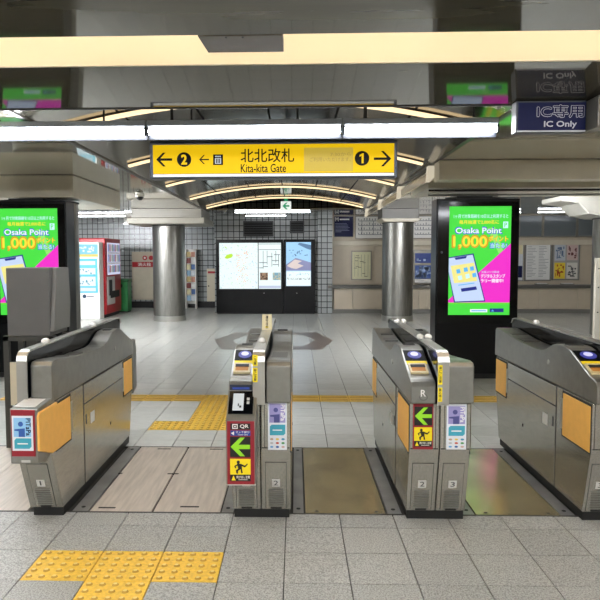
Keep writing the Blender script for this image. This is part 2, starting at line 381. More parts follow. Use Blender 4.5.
# ------------------------------------------------------------------ fluorescent tube row above the gates
for i, (x0, x1, lb) in enumerate(((-3.98, -2.59, 'white tube light at the end of the row farthest from the IC Only sign'), (-2.58, -1.125, 'long white tube light meeting the end of the yellow gate sign with the numeral 2'), (-1.115, .345, 'long white tube light directly above the yellow gate sign'), (.355, 1.50, 'white tube light ending at the navy IC Only sign'))):
    t = thing('tube_light', lb, 'ceiling light', ((x0+x1)/2, 4.92, 2.35), 'white tube lights in a row above the gates')
    box('fixture_body', greyfix, t, x0, x1, 4.88, 4.97, 2.432, 2.478, bevel=.006)
    box('sign_shade_skirt', mat('shade_skirt_dark', '#10151f', .5), t, x0, x1, 4.955, 4.965, 2.345, 2.435)  # dark skirt added behind the tube to shade the sign face
    MB().cyl((x0+.012, 4.91, 2.396), .021, x1-x0-.024, 20, 'x').build('tube', tube_e, t, smooth=True)
    for x in (x0+.006, x1-.006): box('end_cap', dark, t, x-.006, x+.006, 4.885, 4.935, 2.37, 2.432)
    for x in ((x0+x1)/2 - .4, (x0+x1)/2 + .4): MB().cyl((x, 4.94, 2.478), .008, .17, 10).build('hanger_rod', dark, t)
for y, w_ in ((.3, 'nearer the gates'), (-2.2, 'nearer the rear wall')):  # unseen rows added as neutral fill for the near floor and gates
    for i, x0 in enumerate((-4.4, -2.2, 0., 2.2)):
        t = thing('tube_light', 'added unseen fill tube of the entrance row %s' % w_, 'ceiling light', (x0+.75, y, 2.4), 'added entrance fill tubes ' + w_)
        box('fixture_body', greyfix, t, x0, x0+1.5, y-.05, y+.05, 2.45, 2.497, bevel=.006)
        MB().cyl((x0+.02, y, 2.425), .022, 1.46, 16, 'x').build('tube', rear_e, t, smooth=True)

# ------------------------------------------------------------------ yellow gate sign
sign_y = mat('sign_yellow', '#f3c60a', rough=.7, spec=.1, emit=.80)
ink = mat('sign_ink', '#0b0a07', .6, spec=.1)
t = thing('gate_sign', 'yellow illuminated hanging sign reading Kita-kita Gate with black arrows', 'sign', (-.18, 5.15, 2.07))
cab = box('cabinet', navy_fr, t, -1.145, .79, 5.105, 5.25, 2.072, 2.362, bevel=.006)
fy = 5.105
face = plate('face', sign_y, t, -1.118, .765, 2.108, 2.332, fy, .003)
plate('light_line', mat('sign_white', '#f4f6f2', emit=.9), t, -1.118, .765, 2.085, 2.104, fy, .003)
Y1 = fy-.003
box('top_rail', mat('sign_rail', '#3b475c', .4), t, -1.12, .77, 5.12, 5.22, 2.362, 2.375)
flat('arrow', ink, face, arrow_pts(-1.030, 2.219, .126, .108, .019, -1), Y1)
flat('arrow', ink, face, arrow_pts(.675, 2.214, .135, .118, .019, 1), Y1)
flat('arrow', ink, face, arrow_pts(-.716, 2.217, .078, .07, .010, -1), Y1)
for x, z, n in ((-.873, 2.218, '2'), (.516, 2.218, '1')):
    disc('numeral_disc', ink, face, x, z, .057, Y1)
    if n == '2': txt('numeral', n, sign_y, face, x-.020, x+.020, z-.036, z+.036, Y1-.0015, .05)
    else: flat('numeral', sign_y, face, [(x-.003, z-.038), (x+.013, z-.038), (x+.013, z+.038), (x+.001, z+.038), (x-.019, z+.026), (x-.019, z+.012), (x-.003, z+.020)], Y1-.001)
plate('elevator_icon', ink, face, -.645, -.567, 2.174, 2.256, Y1, .001)
lt = mat('sign_pale', '#dfe6ee', emit=.6)
plate('elevator_icon', lt, face, -.630, -.582, 2.184, 2.226, Y1-.001, .001)
for x in (-.622, -.606, -.590): disc('elevator_icon', lt, face, x, 2.240, .006, Y1-.001)
for x in (-.619, -.606, -.593): plate('elevator_icon', ink, face, x-.004, x+.004, 2.188, 2.222, Y1-.002, .001)
txt('lettering', '北北改札', ink, face, -.428, -.012, 2.193, 2.298, Y1-.001, .012)
txt('lettering', 'Kita-kita Gate', ink, face, -.428, -.075, 2.116, 2.180, Y1-.001, .014)
pt = plate('cover_sticker', mat('cover_yellow', '#d6b71f', emit=.62), face, .066, .447, 2.121, 2.302, Y1, .0015)
faint = mat('faint_print', '#a98a10', emit=.5)
txt('lettering', '7:30から', faint, face, .27, .43, 2.235, 2.265, Y1-.002)
txt('lettering', 'ご利用いただけます。', faint, face, .11, .43, 2.195, 2.228, Y1-.002)
for x in (-.98, .545): MB().cyl((x, 5.18, 2.375), .012, .28, 12).build('hanger_rod', dark, t)

# IC sign
t = thing('lane_sign', 'navy hanging sign with outlined lettering IC Only beside tube light', 'sign', (1.63, 4.3, 2.249))
box('cabinet', navy_fr, t, 1.412, 1.856, 4.252, 4.34, 2.249, 2.447, bevel=.003)
f = plate('face', navy, t, 1.424, 1.850, 2.262, 2.436, 4.252, .002)
plate('edge_strip', mat('pale_edge', '#b9bcc0', .4), t, 1.418, 1.852, 2.25, 2.26, 4.252, .002)
sgl = mat('sign_grey_ink', '#c4c5cc', .5)
txt('lettering', 'IC専用', sgl, f, 1.545, 1.838, 2.342, 2.418, 4.249, .055)
txt('lettering', 'IC専用', navy, f, 1.545, 1.838, 2.342, 2.418, 4.2475, .014)
txt('lettering', 'IC Only', sgl, f, 1.59, 1.795, 2.272, 2.318, 4.249, .03)
t = thing('sensor_housing', 'grey ceiling housing beside the navy IC Only sign', 'housing', (2.1, 4.3, 2.25))
MB().prism([(1.86, 2.25), (2.2, 2.30), (2.6, 2.30), (2.6, 2.444), (1.86, 2.444)], 4.10, 4.345, 'y').build('shell', mat('housing_grey', '#6e6b62', .4, .3), t, bevel=.004)
MB().cyl((1.98, 4.02, 2.448), .06, .025, 24).build('lens_ring', white, t)
# box in the lit slot
t = thing('ceiling_box', 'dark sensor box under the lit ceiling slot', 'box', (-.25, 3.1, 2.4))
MB().prism([(-.462, 3.117), (-.445, 3.365), (-.06, 3.365), (-.06, 3.117)], 2.497, 2.56, 'z').build('shell', mat('box_brown', '#40382a', .6), t, bevel=.003)
for x in (-.33, -.25): MB().cyl((x, 3.135, 2.494), .006, .003, 10).build('screw', dark, t)

# ------------------------------------------------------------------ advertising kiosks
g_e = mat('ad_green', '#45dd40', emit=SCREEN); m_e = mat('ad_magenta', '#ee28c8', emit=SCREEN); w_e = mat('ad_white', '#f2fbff', emit=SCREEN)
c_e = mat('ad_cyan', '#c9f3ff', emit=SCREEN); y_e = mat('ad_yellow', '#ffe23c', emit=SCREEN); b_e = mat('ad_blue', '#1d4fd6', emit=SCREEN); l_e = mat('ad_lilac', '#c4d7f7', emit=SCREEN)
n_e = mat('ad_navy', '#1b2a86', emit=SCREEN); d_e = mat('ad_dark', '#1e3a4a', emit=.5); py_e = mat('ad_paleyellow', '#f3e98c', emit=SCREEN); lb_e = mat('ad_lightblue', '#5bb6f2', emit=SCREEN); lg_e = mat('ad_lightgreen', '#8fe86a', emit=SCREEN)
def advert(sc, x0, x1, z0, z1, y):
    W, Hh = x1-x0, z1-z0
    X = lambda u: x0+u*W
    Z = lambda v: z1-v*Hh
    Q = lambda pts: [(X(u), Z(v)) for u, v in pts]
    k = [0]
    def T(s, m, u0, u1, v0, v1, wgt=0., lay=3): txt('lettering', s, m, sc, X(u0), X(u1), Z(v1), Z(v0), y-.001*lay, wgt)
    flat('print_shape', m_e, sc, Q([(1, .34), (1, .885), (0, .885), (0, .86)]), y)
    flat('print_shape', lg_e, sc, Q([(.62, .2), (.74, .19), (.9, .44), (.83, .46)]), y, .0005)
    T('1ヶ月で対象路線を10日以上利用すると', c_e, .07, .95, .072, .108, .01)
    T('毎月抽選で2,000名に', y_e, .16, .8, .125, .163, .015)
    plate('print_shape', c_e, sc, X(.87), X(.95), Z(.2), Z(.14), y-.001, .001); T('P', g_e, .89, .93, .15, .19, .02)
    T('Osaka Point', b_e, .095, .855, .188, .252, .055, 2); T('Osaka Point', w_e, .105, .845, .195, .246, .02, 3)
    T('1,000', b_e, .05, .635, .262, .395, .06, 2) if False else None
    T('1,000', mat('ad_orange', '#d79a10', emit=SCREEN), .055, .625, .265, .392, .06, 2); T('1,000', y_e, .07, .61, .275, .38, .028, 3)
    T('ポイント', mat('ad_orange', '#d79a10', emit=SCREEN), .635, .955, .268, .322, .05, 2); T('ポイント', y_e, .645, .945, .273, .317, .02, 3)
    T('当たる!', b_e, .66, .94, .332, .385, .05, 2); T('当たる!', c_e, .67, .93, .337, .38, .02, 3)
    flat('print_shape', n_e, sc, Q([(.0, .465), (.4, .43), (.605, .875), (.095, .885), (.0, .62)]), y-.001)
    flat('print_shape', l_e, sc, Q([(.0, .475), (.385, .443), (.585, .865), (.11, .875), (.0, .6)]), y-.002)
    flat('print_shape', n_e, sc, Q([(.09, .47), (.29, .453), (.28, .475), (.11, .49)]), y-.003)
    flat('print_shape', py_e, sc, Q([(.03, .545), (.41, .515), (.465, .685), (.09, .705)]), y-.003)
    for u, v in ((.12, .58), (.24, .565), (.34, .555), (.15, .64), (.27, .625), (.38, .615)): flat('print_shape', lb_e if (u*100) % 2 < 1 else c_e, sc, Q([(u, v), (u+.06, v-.008), (u+.075, v+.03), (u+.012, v+.038)]), y-.004)
    flat('print_shape', n_e, sc, Q([(.2, .755), (.45, .735), (.465, .765), (.215, .785)]), y-.003)
    flat('print_shape', lb_e, sc, Q([(.16, .72), (.42, .70), (.423, .708), (.163, .728)]), y-.003)
    T('大阪メトロ限定', c_e, .53, .82, .592, .612); T('デジタルスタンプ', w_e, .525, .915, .622, .657, .02); T('ラリー開催中!', w_e, .525, .89, .665, .7, .02)
    plate('print_shape', w_e, sc, X(.36), X(.64), Z(.975), Z(.947), y, .001); plate('print_shape', lb_e, sc, X(.38), X(.62), Z(.966), Z(.956), y-.001, .001)
    plate('print_shape', n_e, sc, X(.68), X(.905), Z(.975), Z(.94), y, .001); flat('print_shape', lb_e, sc, Q([(.70, .968), (.725, .947), (.75, .968)]), y-.001)
    plate('print_shape', mat('ad_grass', '#66d92e', emit=SCREEN), sc, x0, x1, Z(.9), Z(.885), y, .0007)
def kiosk(x0, x1, label):
    t = thing('advert_kiosk', label, 'digital sign', ((x0+x1)/2, 7.75, 0), 'twin advert kiosks')
    box('cabinet', black, t, x0, x1, 7.662, 7.95, .06, 2.125, bevel=.006)
    box('base', dark, t, x0+.02, x1-.02, 7.69, 7.93, 0, .06)
    xs0 = x0+.148; xs1 = xs0+.716
    bz = box('glass', blackg, t, x0+.02, x1-.02, 7.652, 7.662, .66, 2.09)
    sc = plate('screen', g_e, t, xs0, xs1, .765, 2.035, 7.652, .002)
    advert(sc, xs0, xs1, .765, 2.035, 7.650)
    disc('camera_eye', mat('lens_grey', '#4c5560', .3), t, x0+.065, 1.5, .012, 7.652)
    box('top_bracket', dark, t, x0+.25, x1-.3, 7.72, 7.9, 2.125, 2.16)
    for k in range(4): MB().cyl((x0+.12+.05*k, 7.76+.03*k, 2.137+.006*(k % 2)), .010, .62-.08*k, 8, 'x').build('cable', dark, t, smooth=True)
kiosk(1.648, 2.612, 'black advert kiosk with green and magenta screen beside the navy IC Only sign')
kiosk(-3.695, -2.73, 'black advert kiosk with green and magenta screen beside the metal covered terminal')

# ------------------------------------------------------------------ columns
def column(x, y, r, top, label, z0=0., seam=True):
    t = thing('column', label, 'column', (x, y, 0))
    MB().cyl((x, y, .13), r, top-.13, 48).build('shaft', steel_v, t, smooth=True)
    MB().cyl((x, y, .0), r+.006, .125, 48).build('base_ring', steel_l, t, smooth=True)
    MB().cyl((x, y, .125), r-.01, .005, 48).build('joint_ring', gap, t)
    MB().cyl((x, y, top), r+.012, .015, 48).build('collar', gap, t, smooth=True)
    return t
t = column(-2.885, 14.68, .362, 2.15, 'round steel column with wide beige capital near the brochure rack')
box('capital', mat('capital_grey', '#8b8678', .4), t, -3.64, -1.96, 13.9, 15.5, 2.165, 2.30, bevel=.012); box('capital_step', mat('capital_step', '#7d796d', .4), t, -3.56, -2.04, 14.0, 15.4, 2.30, 2.495)
t = column(2.3, 14.68, .345, 2.19, 'round steel column standing before the blue ticket panels')
MB().prism([(1.95, 2.205), (2.65, 2.205), (2.75, 2.28), (1.85, 2.28)], 14.2, 15.1, 'y').build('capital', beige, t, bevel=.01)
box('capital_block', mat('grey_block', '#6a675f', .4), t, 1.9, 2.7, 14.3, 15.1, 2.28, 2.495)
t = column(-3.30, 8.55, .40, 2.165, 'round steel column behind the advert kiosk near the terminal')
box('capital', beige, t, -4.9, -2.82, 8.2, 10.4, 2.215, 2.495, bevel=.008)
t = column(2.32, 8.55, .42, 2.165, 'round steel column behind the advert kiosk near the IC Only sign')
box('capital', beige, t, 1.62, 5.2, 8.02, 9.2, 2.285, 2.495, bevel=.008)
MB().cyl((2.32, 8.55, 2.18), .30, .105, 32).build('neck', steel_g, t, smooth=True)
for z, y, m in ((2.20, 8.02, steel_g), (2.235, 8.08, white), (2.255, 7.99, dark)):
    MB().cyl((1.62, y, z), .012, 3.2, 10, 'x').build('pipe', m, t, smooth=True)
t = column(5.33, 10.95, .36, 2.06, 'round steel column with white flared capital by the notice boards')
MB().prism([(4.98, 2.08), (5.7, 2.08), (5.9, 2.13), (6.1, 2.3), (6.1, 2.42), (4.25, 2.42), (4.25, 2.34), (4.55, 2.3), (4.72, 2.13), (4.85, 2.11)], 10.6, 11.4, 'y').build('capital', offw, t, bevel=.02)
t = thing('notice_post', 'white notice post standing against the column with flared capital', 'post', (4.86, 10.5, 0))
box('post', mat('post_cream', '#b9b4a6', .5), t, 4.80, 4.88, 10.47, 10.55, 0, 1.42, bevel=.004); box('side_leaf', cream, t, 4.885, 5.3, 10.49, 10.52, .03, 1.40)
for z in (.55, .95, 1.25): disc('bolt', dark, t, 4.84, z, .012, 10.47)
struct(box('trim_1', beige, None, 1.56, 9.3, 7.15, 7.4, 2.285, 2.495, bevel=.006))

# ------------------------------------------------------------------ map screens on the far wall
t = thing('map_kiosk', 'black wall kiosk with large area map and tall picture screen', 'digital sign', (-.76, 16.5, 0))
box('cabinet', black, t, -2.015, -.315, 16.33, 16.74, .03, 1.885, bevel=.006)
box('cabinet', black, t, -.305, .49, 16.33, 16.44, .03, 1.885, bevel=.006)
box('plinth', dark, t, -2.0, .48, 16.36, 16.6, 0, .03)
mp_w = mat('map_white', '#e2f2f2', emit=1.08)
sc = plate('map_screen', mp_w, t, -1.93, -.955, .64, 1.80, 16.33, .003)
Yp = 16.327
def scatter(par, n, x0, x1, z0, z1, s, m, y, seed):
    R = random.Random(seed); mb = MB()
    for _ in range(n):
        x, z = R.uniform(x0, x1), R.uniform(z0, z1); a, b = R.uniform(.3, 1)*s, R.uniform(.3, 1)*s*.5
        if R.random() < .5: a, b = b, a
        mb.box(max(x0, x-a), min(x1, x+a), y-.001, y, max(z0, z-b), min(z1, z+b))
    o = mb.build('map_print', m, par); o['kind'] = 'stuff'; return o
scatter(sc, 120, -1.92, -.965, .65, 1.79, .018, mat('map_blue', '#9cc3dc', emit=1.), Yp, 1)
scatter(sc, 70, -1.92, -.965, .65, 1.79, .018, mat('map_pale_green', '#aedba0', emit=1.), Yp, 2)
scatter(sc, 90, -1.5, -1.2, .8, 1.6, .02, mat('map_pink', '#eeb48e', emit=1.), Yp, 3)
scatter(sc, 70, -1.92, -.965, .65, 1.79, .008, mat('map_grey', '#8fa2a8', emit=.8), Yp-.001, 4)
flat('map_print', mat('map_green', '#b8e62e', emit=1.), sc, [(-1.80, 1.42), (-1.74, 1.5), (-1.62, 1.53), (-1.58, 1.49), (-1.62, 1.43), (-1.72, 1.40)], Yp-.001)
flat('map_print', MATS['map_green'], sc, [(-1.80, 1.70), (-1.75, 1.66), (-1.73, 1.67), (-1.78, 1.71)], Yp-.001)
s2 = plate('guide_screen', mp_w, t, -.935, -.37, .64, 1.80, 16.33, .003)
dk = mat('map_line', '#3a4a58', emit=.5)
mb = MB()
for z in (1.77, 1.63): mb.box(-.93, -.375, Yp-.001, Yp, z-.006, z+.006)
R = random.Random(11)
for x, a, b in ((-.82, 1.15, 1.6), (-.72, 1.25, 1.6), (-.6, 1.2, 1.55), (-.5, 1.3, 1.6), (-.43, 1.2, 1.5)): mb.box(x-.006, x+.006, Yp-.001, Yp, a, b)
for x0, x1, z in ((-.92, -.72, 1.3), (-.82, -.7, 1.2), (-.72, -.58, 1.45), (-.6, -.43, 1.35), (-.55, -.4, 1.5), (-.92, -.82, 1.17), (-.58, -.44, 1.25)): mb.box(x0, x1, Yp-.001, Yp, z-.008, z+.008)
mb.build('map_print', dk, s2)
for x, c in ((-.9, '#a8876a'), (-.58, '#7fb2c8')):
    plate('map_print', mat('thumb'+c, c, emit=.8), s2, x, x+.2, .86, 1.05, Yp, .001)
    scatter(s2, 14, x, x+.2, .86, 1.05, .04, mat('thumb_b'+c, '#5c4638' if c == '#a8876a' else '#e8e2c0', emit=.6), Yp-.001, 21)
plate('map_print', mat('map_band', '#b9c6dd', emit=1.), s2, -.925, -.38, .66, .72, Yp, .001)
s3 = plate('picture_screen', mat('pic_blue', '#9fcdf2', emit=1.05), t, -.24, .385, .71, 1.815, 16.33, .003)
plate('picture_print', mp_w, s3, -.235, .38, .715, 1.08, Yp, .001)
flat('picture_print', mat('pic_mauve', '#8d90b8', emit=.9), s3, [(-.24, 1.10), (-.24, 1.25), (.0, 1.42), (.2, 1.36), (.385, 1.30), (.385, 1.10)], Yp)
flat('picture_print', mat('pic_cream', '#e3d3cd', emit=.9), s3, [(-.22, 1.22), (-.02, 1.38), (.16, 1.34), (.05, 1.28), (.2, 1.22), (.02, 1.14), (-.1, 1.16)], Yp-.001)
flat('picture_print', mat('pic_steel', '#5f86ae', emit=.8), s3, [(.1, 1.80), (.385, 1.74), (.385, 1.62), (.3, 1.64), (.05, 1.76)], Yp)
scatter(s3, 16, -.18, .3, 1.46, 1.62, .03, mat('pic_navy', '#20508a', emit=.8), Yp-.001, 8)
scatter(s3, 60, -.21, .36, .87, .92, .014, mat('pic_ink', '#23304a', emit=.4), Yp-.001, 9)
scatter(s3, 26, -.21, .36, .97, 1.05, .02, mat('pic_pale', '#9fc9dc', emit=.9), Yp-.001, 10)
disc('lock', steel_l, t, -.8, .53, .012, 16.33); disc('lock', steel_l, t, .03, .53, .01, 16.33)
# vents above the kiosk
for x0, x1, z0, z1, lb in ((-1.35, -.57, 1.97, 2.37, 'wide dark louvred wall vent above the map screen'), (-.15, .22, 2.05, 2.37, 'small dark wall vent above the picture screen')):
    t = thing('wall_vent', lb, 'vent', ((x0+x1)/2, 16.72, z0))
    box('frame', mat('vent_frame', '#3a3c3d', .5), t, x0, x1, 16.70, 16.75, z0, z1)
    box('opening', mat('vent_dark', '#0c0d0e', .8), t, x0+.03, x1-.03, 16.695, 16.70, z0+.03, z1-.03)
    n = 6
    for i in range(n):
        z = z0+.05+(z1-z0-.1)*i/(n-1); box('slat', MATS['vent_frame'], t, x0+.03, x1-.03, 16.68, 16.695, z-.008, z+.008)
# exit sign
t = thing('exit_sign', 'small white exit sign with green arrow hanging before the map screens', 'sign', (-.21, 14.2, 2.44))
box('cabinet', mat('exit_white', '#eef6f0', emit=.9), t, -.325, -.098, 14.2, 14.26, 2.445, 2.655, bevel=.004)
ge = mat('exit_green', '#12a26b', emit=.7)
flat('arrow', ge, t, arrow_pts(-.212, 2.555, .15, .15, .035, -1), 14.2)
plate('top_band', ge, t, -.25, -.17, 2.66, 2.72, 14.22, .01); MB().cyl((-.21, 14.23, 2.655), .01, .1, 8).build('hanger_rod', dark, t)
# far tube lights; the strong ones hidden behind beams are added fill
for x0, x1, y, z, lb in ((-1.4, .33, 15.0, 2.475, 'far white tube light just behind the exit sign'), (-1.22, -.24, 15.9, 2.45, 'shorter far white tube light above the map screen'),
                        (-5.5, -4.2, 15.9, 2.455, 'far white tube light above the red vending machine'), (-4.6, -3.7, 17.3, 2.34, 'far white tube light above the fire hydrant cabinet'),
                        (3.2, 5.2, 15.2, 2.46, 'far white tube light above the blue ticket panels'), (5.6, 7.6, 15.2, 2.46, 'far white tube light above the notice boards'),
                        (-6.9, -5.2, 11.2, 2.46, 'added fill tube behind the beige capital beside the vending machines'), (-6.9, -5.2, 9.6, 2.46, 'added fill tube hidden behind the advert kiosk near the terminal'), (2.0, 3.9, 9.5, 2.46, 'added fill tube hidden behind the advert kiosk near the IC Only sign'), (-4.6, -3.2, 10.75, 2.46, 'added fill tube hidden by the long beige capital')):
    t = thing('tube_light', lb, 'ceiling light', ((x0+x1)/2, y, z-.03), 'far tube lights'); hid = 9 < y < 12
    MB().cyl((x0, y, z), .018 if hid else .010, x1-x0, 12, 'x').build('tube', hall_e if hid else far_e, t, smooth=True); box('fixture_body', white, t, x0, x1, y-.03, y+.03, z+.019, max(z+.03, 2.497))

# ------------------------------------------------------------------ right hand counter wall
def frame_panel(name, label, cat, x0, x1, z0, z1, fm, pm, y=16.78, fw_=.03, group=None):
    t = thing(name, label, cat, ((x0+x1)/2, y, z0), group)
    box('frame', fm, t, x0, x1, y-.03, y+.018, z0, z1, bevel=.003); p = plate('panel', pm, t, x0+fw_, x1-fw_, z0+fw_, z1-fw_, y-.03, .003)
    return t, p
alu = mat('aluminium_frame', '#8c897f', .4, .5)
struct(box('trim_2', beige, None, .95, 9.3, 16.70, 16.79, 1.73, 1.85, bevel=.005))
led = box('counter_ledge', mat('grey_ledge', '#5b5a55', .35), None, .82, 9.28, 16.40, 16.79, .64, .72, bevel=.006)
tag(led, 'long dark grey counter ledge along the beige ticket wall', 'counter')
xs = [.97, 1.45, 2.45, 3.13, 3.34, 4.3, 5.2, 6.17, 7.12, 8.1, 9.2]
names = ['leftmost beige cabinet under the counter, next to tiled pillar', 'beige cabinet under the framed fare chart', 'beige cabinet mostly behind the steel column', 'narrow beige cabinet under the blue ticket panels', 'beige cabinet beside the blue ticket panels', 'beige cabinet hidden by the advert kiosk', 'beige cabinet under the white notice board', 'beige cabinet under the four poster board', 'beige cabinet beside the flared column', 'last beige cabinet at the end of the counter']
for i in range(len(xs)-1):
    t = thing('counter_cabinet', names[i], 'cabinet', ((xs[i]+xs[i+1])/2, 16.6, .1), 'beige cabinets under the counter')
    box('body', beige, t, xs[i]+.002, xs[i+1]-.002, 16.52, 16.795, .105, .635); box('door', beige_w, t, xs[i]+.012, xs[i+1]-.012, 16.505, 16.52, .12, .60, bevel=.003)
for x0, x1 in ((.97, 1.3), (1.31, 2.05), (2.06, 3.0)): box('wall_panel', beige_w, wn, x0, x1, 16.785, 16.80, .74, 1.72)
t, p = frame_panel('navy_notice', 'navy blue notice board with white heading beside white line map', 'sign', .98, 1.49, 1.945, 2.49, alu, navy, fw_=.015)
txt('lettering', 'M', paper, p, 1.02, 1.10, 2.36, 2.45, 16.745, .04); plate('print_line', paper, p, 1.13, 1.38, 2.385, 2.42, 16.747, .001)
R = random.Random(5)
for i in range(7): plate('print_line', mat('navy_ink', '#8d95b8', .5), p, 1.02, 1.02+R.uniform(.15, .38), 2.29-.035*i, 2.30-.035*i, 16.747, .001)
def linemap(p, x0, x1, z0, z1, seed, y):
    R = random.Random(seed); mb = MB()
    for i in range(4):
        z = z0 + (z1-z0)*(.15+.22*i); mb.box(x0+.06, x1-.06, y-.001, y, z-.006, z+.006)
        for k in range(int((x1-x0)/.07)):
            x = x0+.07+k*.07
            if x < x1-.07: mb.box(x-.008, x+.008, y-.002, y-.001, z+.015, z+.03+R.random()*.05)
    for k in range(5):
        x = R.uniform(x0+.1, x1-.1); mb.box(x-.006, x+.006, y-.001, y, z0+(z1-z0)*.15, z0+(z1-z0)*.8)
    mb.build('print_line', mat('map_ink', '#4d5560', .5), p)
t, p = frame_panel('line_map', 'white fare line map over the beige wall, partly behind the column', 'map', 1.53, 2.95, 1.90, 2.49, alu, paper, fw_=.02); linemap(p, 1.55, 2.93, 1.93, 2.46, 3, 16.747)
t, p = frame_panel('line_map', 'white fare line map above the blue ticket panels', 'map', 2.97, 4.6, 1.90, 2.49, alu, paper, fw_=.02); linemap(p, 2.99, 4.58, 1.93, 2.46, 4, 16.747)
t, p = frame_panel('fare_chart', 'framed pale yellow fare chart on the beige wall', 'chart', 1.43, 1.96, .84, 1.60, alu, mat('chart_paper', '#dcd9b4', .6), y=16.765, fw_=.03)
mb = MB(); R = random.Random(12)
for i in range(5): mb.box(1.52+.085*i, 1.527+.085*i, 16.731, 16.732, .93, 1.5)
for i in range(12): x, z = R.uniform(1.5, 1.82), R.uniform(.92, 1.52); mb.box(x, x+.08, 16.730, 16.7315, z, z+.014)
mb.build('print_line', mat('chart_ink', '#5c5d46', .5), p)
# blue ticket panels
t = thing('ticket_information_board', 'blue and white ticket information panels between column and advert kiosk', 'sign', (3.4, 16.7, .74))
box('frame', alu, t, 3.03, 4.3, 16.70, 16.78, .75, 1.62)
plate('panel', mat('panel_blue', '#23408f', .4), t, 3.06, 4.27, 1.28, 1.53, 16.70, .003); plate('panel', mat('panel_blue2', '#30549c', .4), t, 3.06, 4.27, .88, 1.22, 16.70, .003); plate('panel', paper, t, 3.06, 4.27, .78, .86, 16.70, .003)
scatter(t, 40, 3.08, 3.7, .9, 1.2, .07, mat('panel_pale', '#9fb6dc', .5), 16.697, 31); scatter(t, 8, 3.08, 3.7, 1.33, 1.47, .06, MATS['panel_pale'], 16.697, 32)
# glazed upper wall and notice boards on the right
for i, (x0, x1) in enumerate(((4.62, 5.68), (5.69, 6.29), (6.30, 7.15), (7.16, 8.4))):
    wn_ = thing('window_%d' % (i+1), '', '', ((x0+x1)/2, 16.78, 1.93)); del wn_['label']; del wn_['category']; struct(wn_)
    box('frame', alu, wn_, x0, x1, 16.74, 16.795, 1.93, 2.49); box('pane', mat('grey_glass', '#6c7478', .12), wn_, x0+.03, x1-.03, 16.73, 16.74, 1.96, 2.47)
t, p = frame_panel('notice_board', 'large white notice board with printed columns of text', 'notice board', 5.86, 6.53, .81, 1.785, mat('grey_board', '#7c7a75', .5), mat('board_paper', '#dfdfdc', .6), y=16.77, fw_=.035)
mb = MB(); R = random.Random(14)
for c in range(2):
    for i in range(20):
        z = 1.68-.04*i; mb.box(5.92+.29*c, 5.92+.29*c+R.uniform(.1, .25), 16.735, 16.7365, z, z+.012)
mb.build('print_line', mat('board_ink', '#8e9092', .6), p)
t, p = frame_panel('poster_board', 'grey notice board holding four small posters', 'notice board', 6.56, 7.25, .83, 1.785, MATS['grey_board'], mat('board_grey', '#a3a19b', .6), y=16.77, fw_=.03)
for x0, z0, c, ink_ in ((6.61, 1.33, '#b9c0c9', '#5b6f8e'), (6.92, 1.34, '#cdb3ae', '#6e3f3f'), (6.61, .87, '#e5c73a', '#a63a1e'), (6.92, .87, '#d6d3cb', '#555555')):
    q = plate('poster', mat('poster'+c, c, .6), p, x0, x0+.27, z0, z0+.41, 16.737, .002); scatter(q, 16, x0+.03, x0+.24, z0+.05, z0+.36, .05, mat('posterink'+ink_, ink_, .6), 16.735, int(x0*100+z0*10))
t, p = frame_panel('notice_strip', 'narrow notice strip with small posters beside the advert kiosk', 'notice board', 5.5, 5.83, .81, 1.785, MATS['grey_board'], mat('strip_paper', '#c9cdd2', .6), y=16.77, fw_=.02)
plate('poster', mat('poster_buff', '#d8cfa4', .6), p, 5.54, 5.8, 1.5, 1.74, 16.737, .002); plate('poster', navy, p, 5.54, 5.8, .9, 1.2, 16.737, .002)
for x0, x1, lb in ((6.1, 6.4, 'small grey leaflet tray under the white notice board'), (6.75, 7.05, 'small grey leaflet tray under the four poster board')):
    t = thing('leaflet_tray', lb, 'tray', ((x0+x1)/2, 16.6, .72)); box('tray', MATS['grey_board'], t, x0, x1, 16.55, 16.7, .722, .75); box('leaflets', paper, t, x0+.02, x1-.02, 16.57, 16.68, .75, .765)

# ------------------------------------------------------------------ left side: vending machines, hydrant, rack, door
t = thing('vending_machine', 'red drink vending machine with lit display front', 'vending machine', (-4.9, 16.0, 0))
box('cabinet', red, t, -5.35, -4.52, 15.25, 16.6, .08, 1.905, bevel=.02); box('base', dark, t, -5.3, -4.56, 15.3, 16.55, 0, .08)
dsp = box('display', mat('vend_display', '#cfd0ea', emit=.9), t, -4.52, -4.508, 15.42, 16.5, 1.02, 1.80)
for z in (1.30, 1.55): box('shelf', white, dsp, -4.508, -4.50, 15.42, 16.5, z-.015, z+.015)
R = random.Random(3)
for z in (1.06, 1.32, 1.57):
    for i in range(9): box('can', mat('can%d' % (i % 4), ('#5a7ac0', '#c0574a', '#efe7d2', '#6b9c66')[i % 4], .4), dsp, -4.508, -4.502, 15.47+.115*i, 15.53+.115*i, z+.02, z+.19)
box('coin_panel', mat('vend_white', '#d9d4d0', .4), t, -4.52, -4.51, 15.35, 16.0, .30, .98); box('ticket_slot', dark, t, -4.51, -4.505, 15.5, 15.75, .52, .9)
box('pickup_hatch', dark, t, -4.52, -4.508, 15.6, 16.4, .45, .62); box('price_band', red, t, -4.52, -4.505, 15.42, 16.5, .98, 1.02)
t = thing('ticket_machine', 'white touch screen machine with cyan display beside red vending machine', 'machine', (-4.85, 15.0, 0))
box('cabinet', white, t, -5.2, -4.56, 14.9, 15.22, .0, 1.80, bevel=.012)
hd = plate('header', mat('tm_header', '#7fd3ea', emit=.75), t, -5.18, -4.585, 1.52, 1.75, 14.9, .004); plate('header_band', mat('tm_yellow', '#f0dc6a', emit=.7), t, -5.18, -4.585, 1.46, 1.52, 14.9, .004)
scatter(hd, 14, -5.1, -4.62, 1.56, 1.72, .05, mat('tm_white', '#e8f6fb', emit=.8), 14.896, 41)
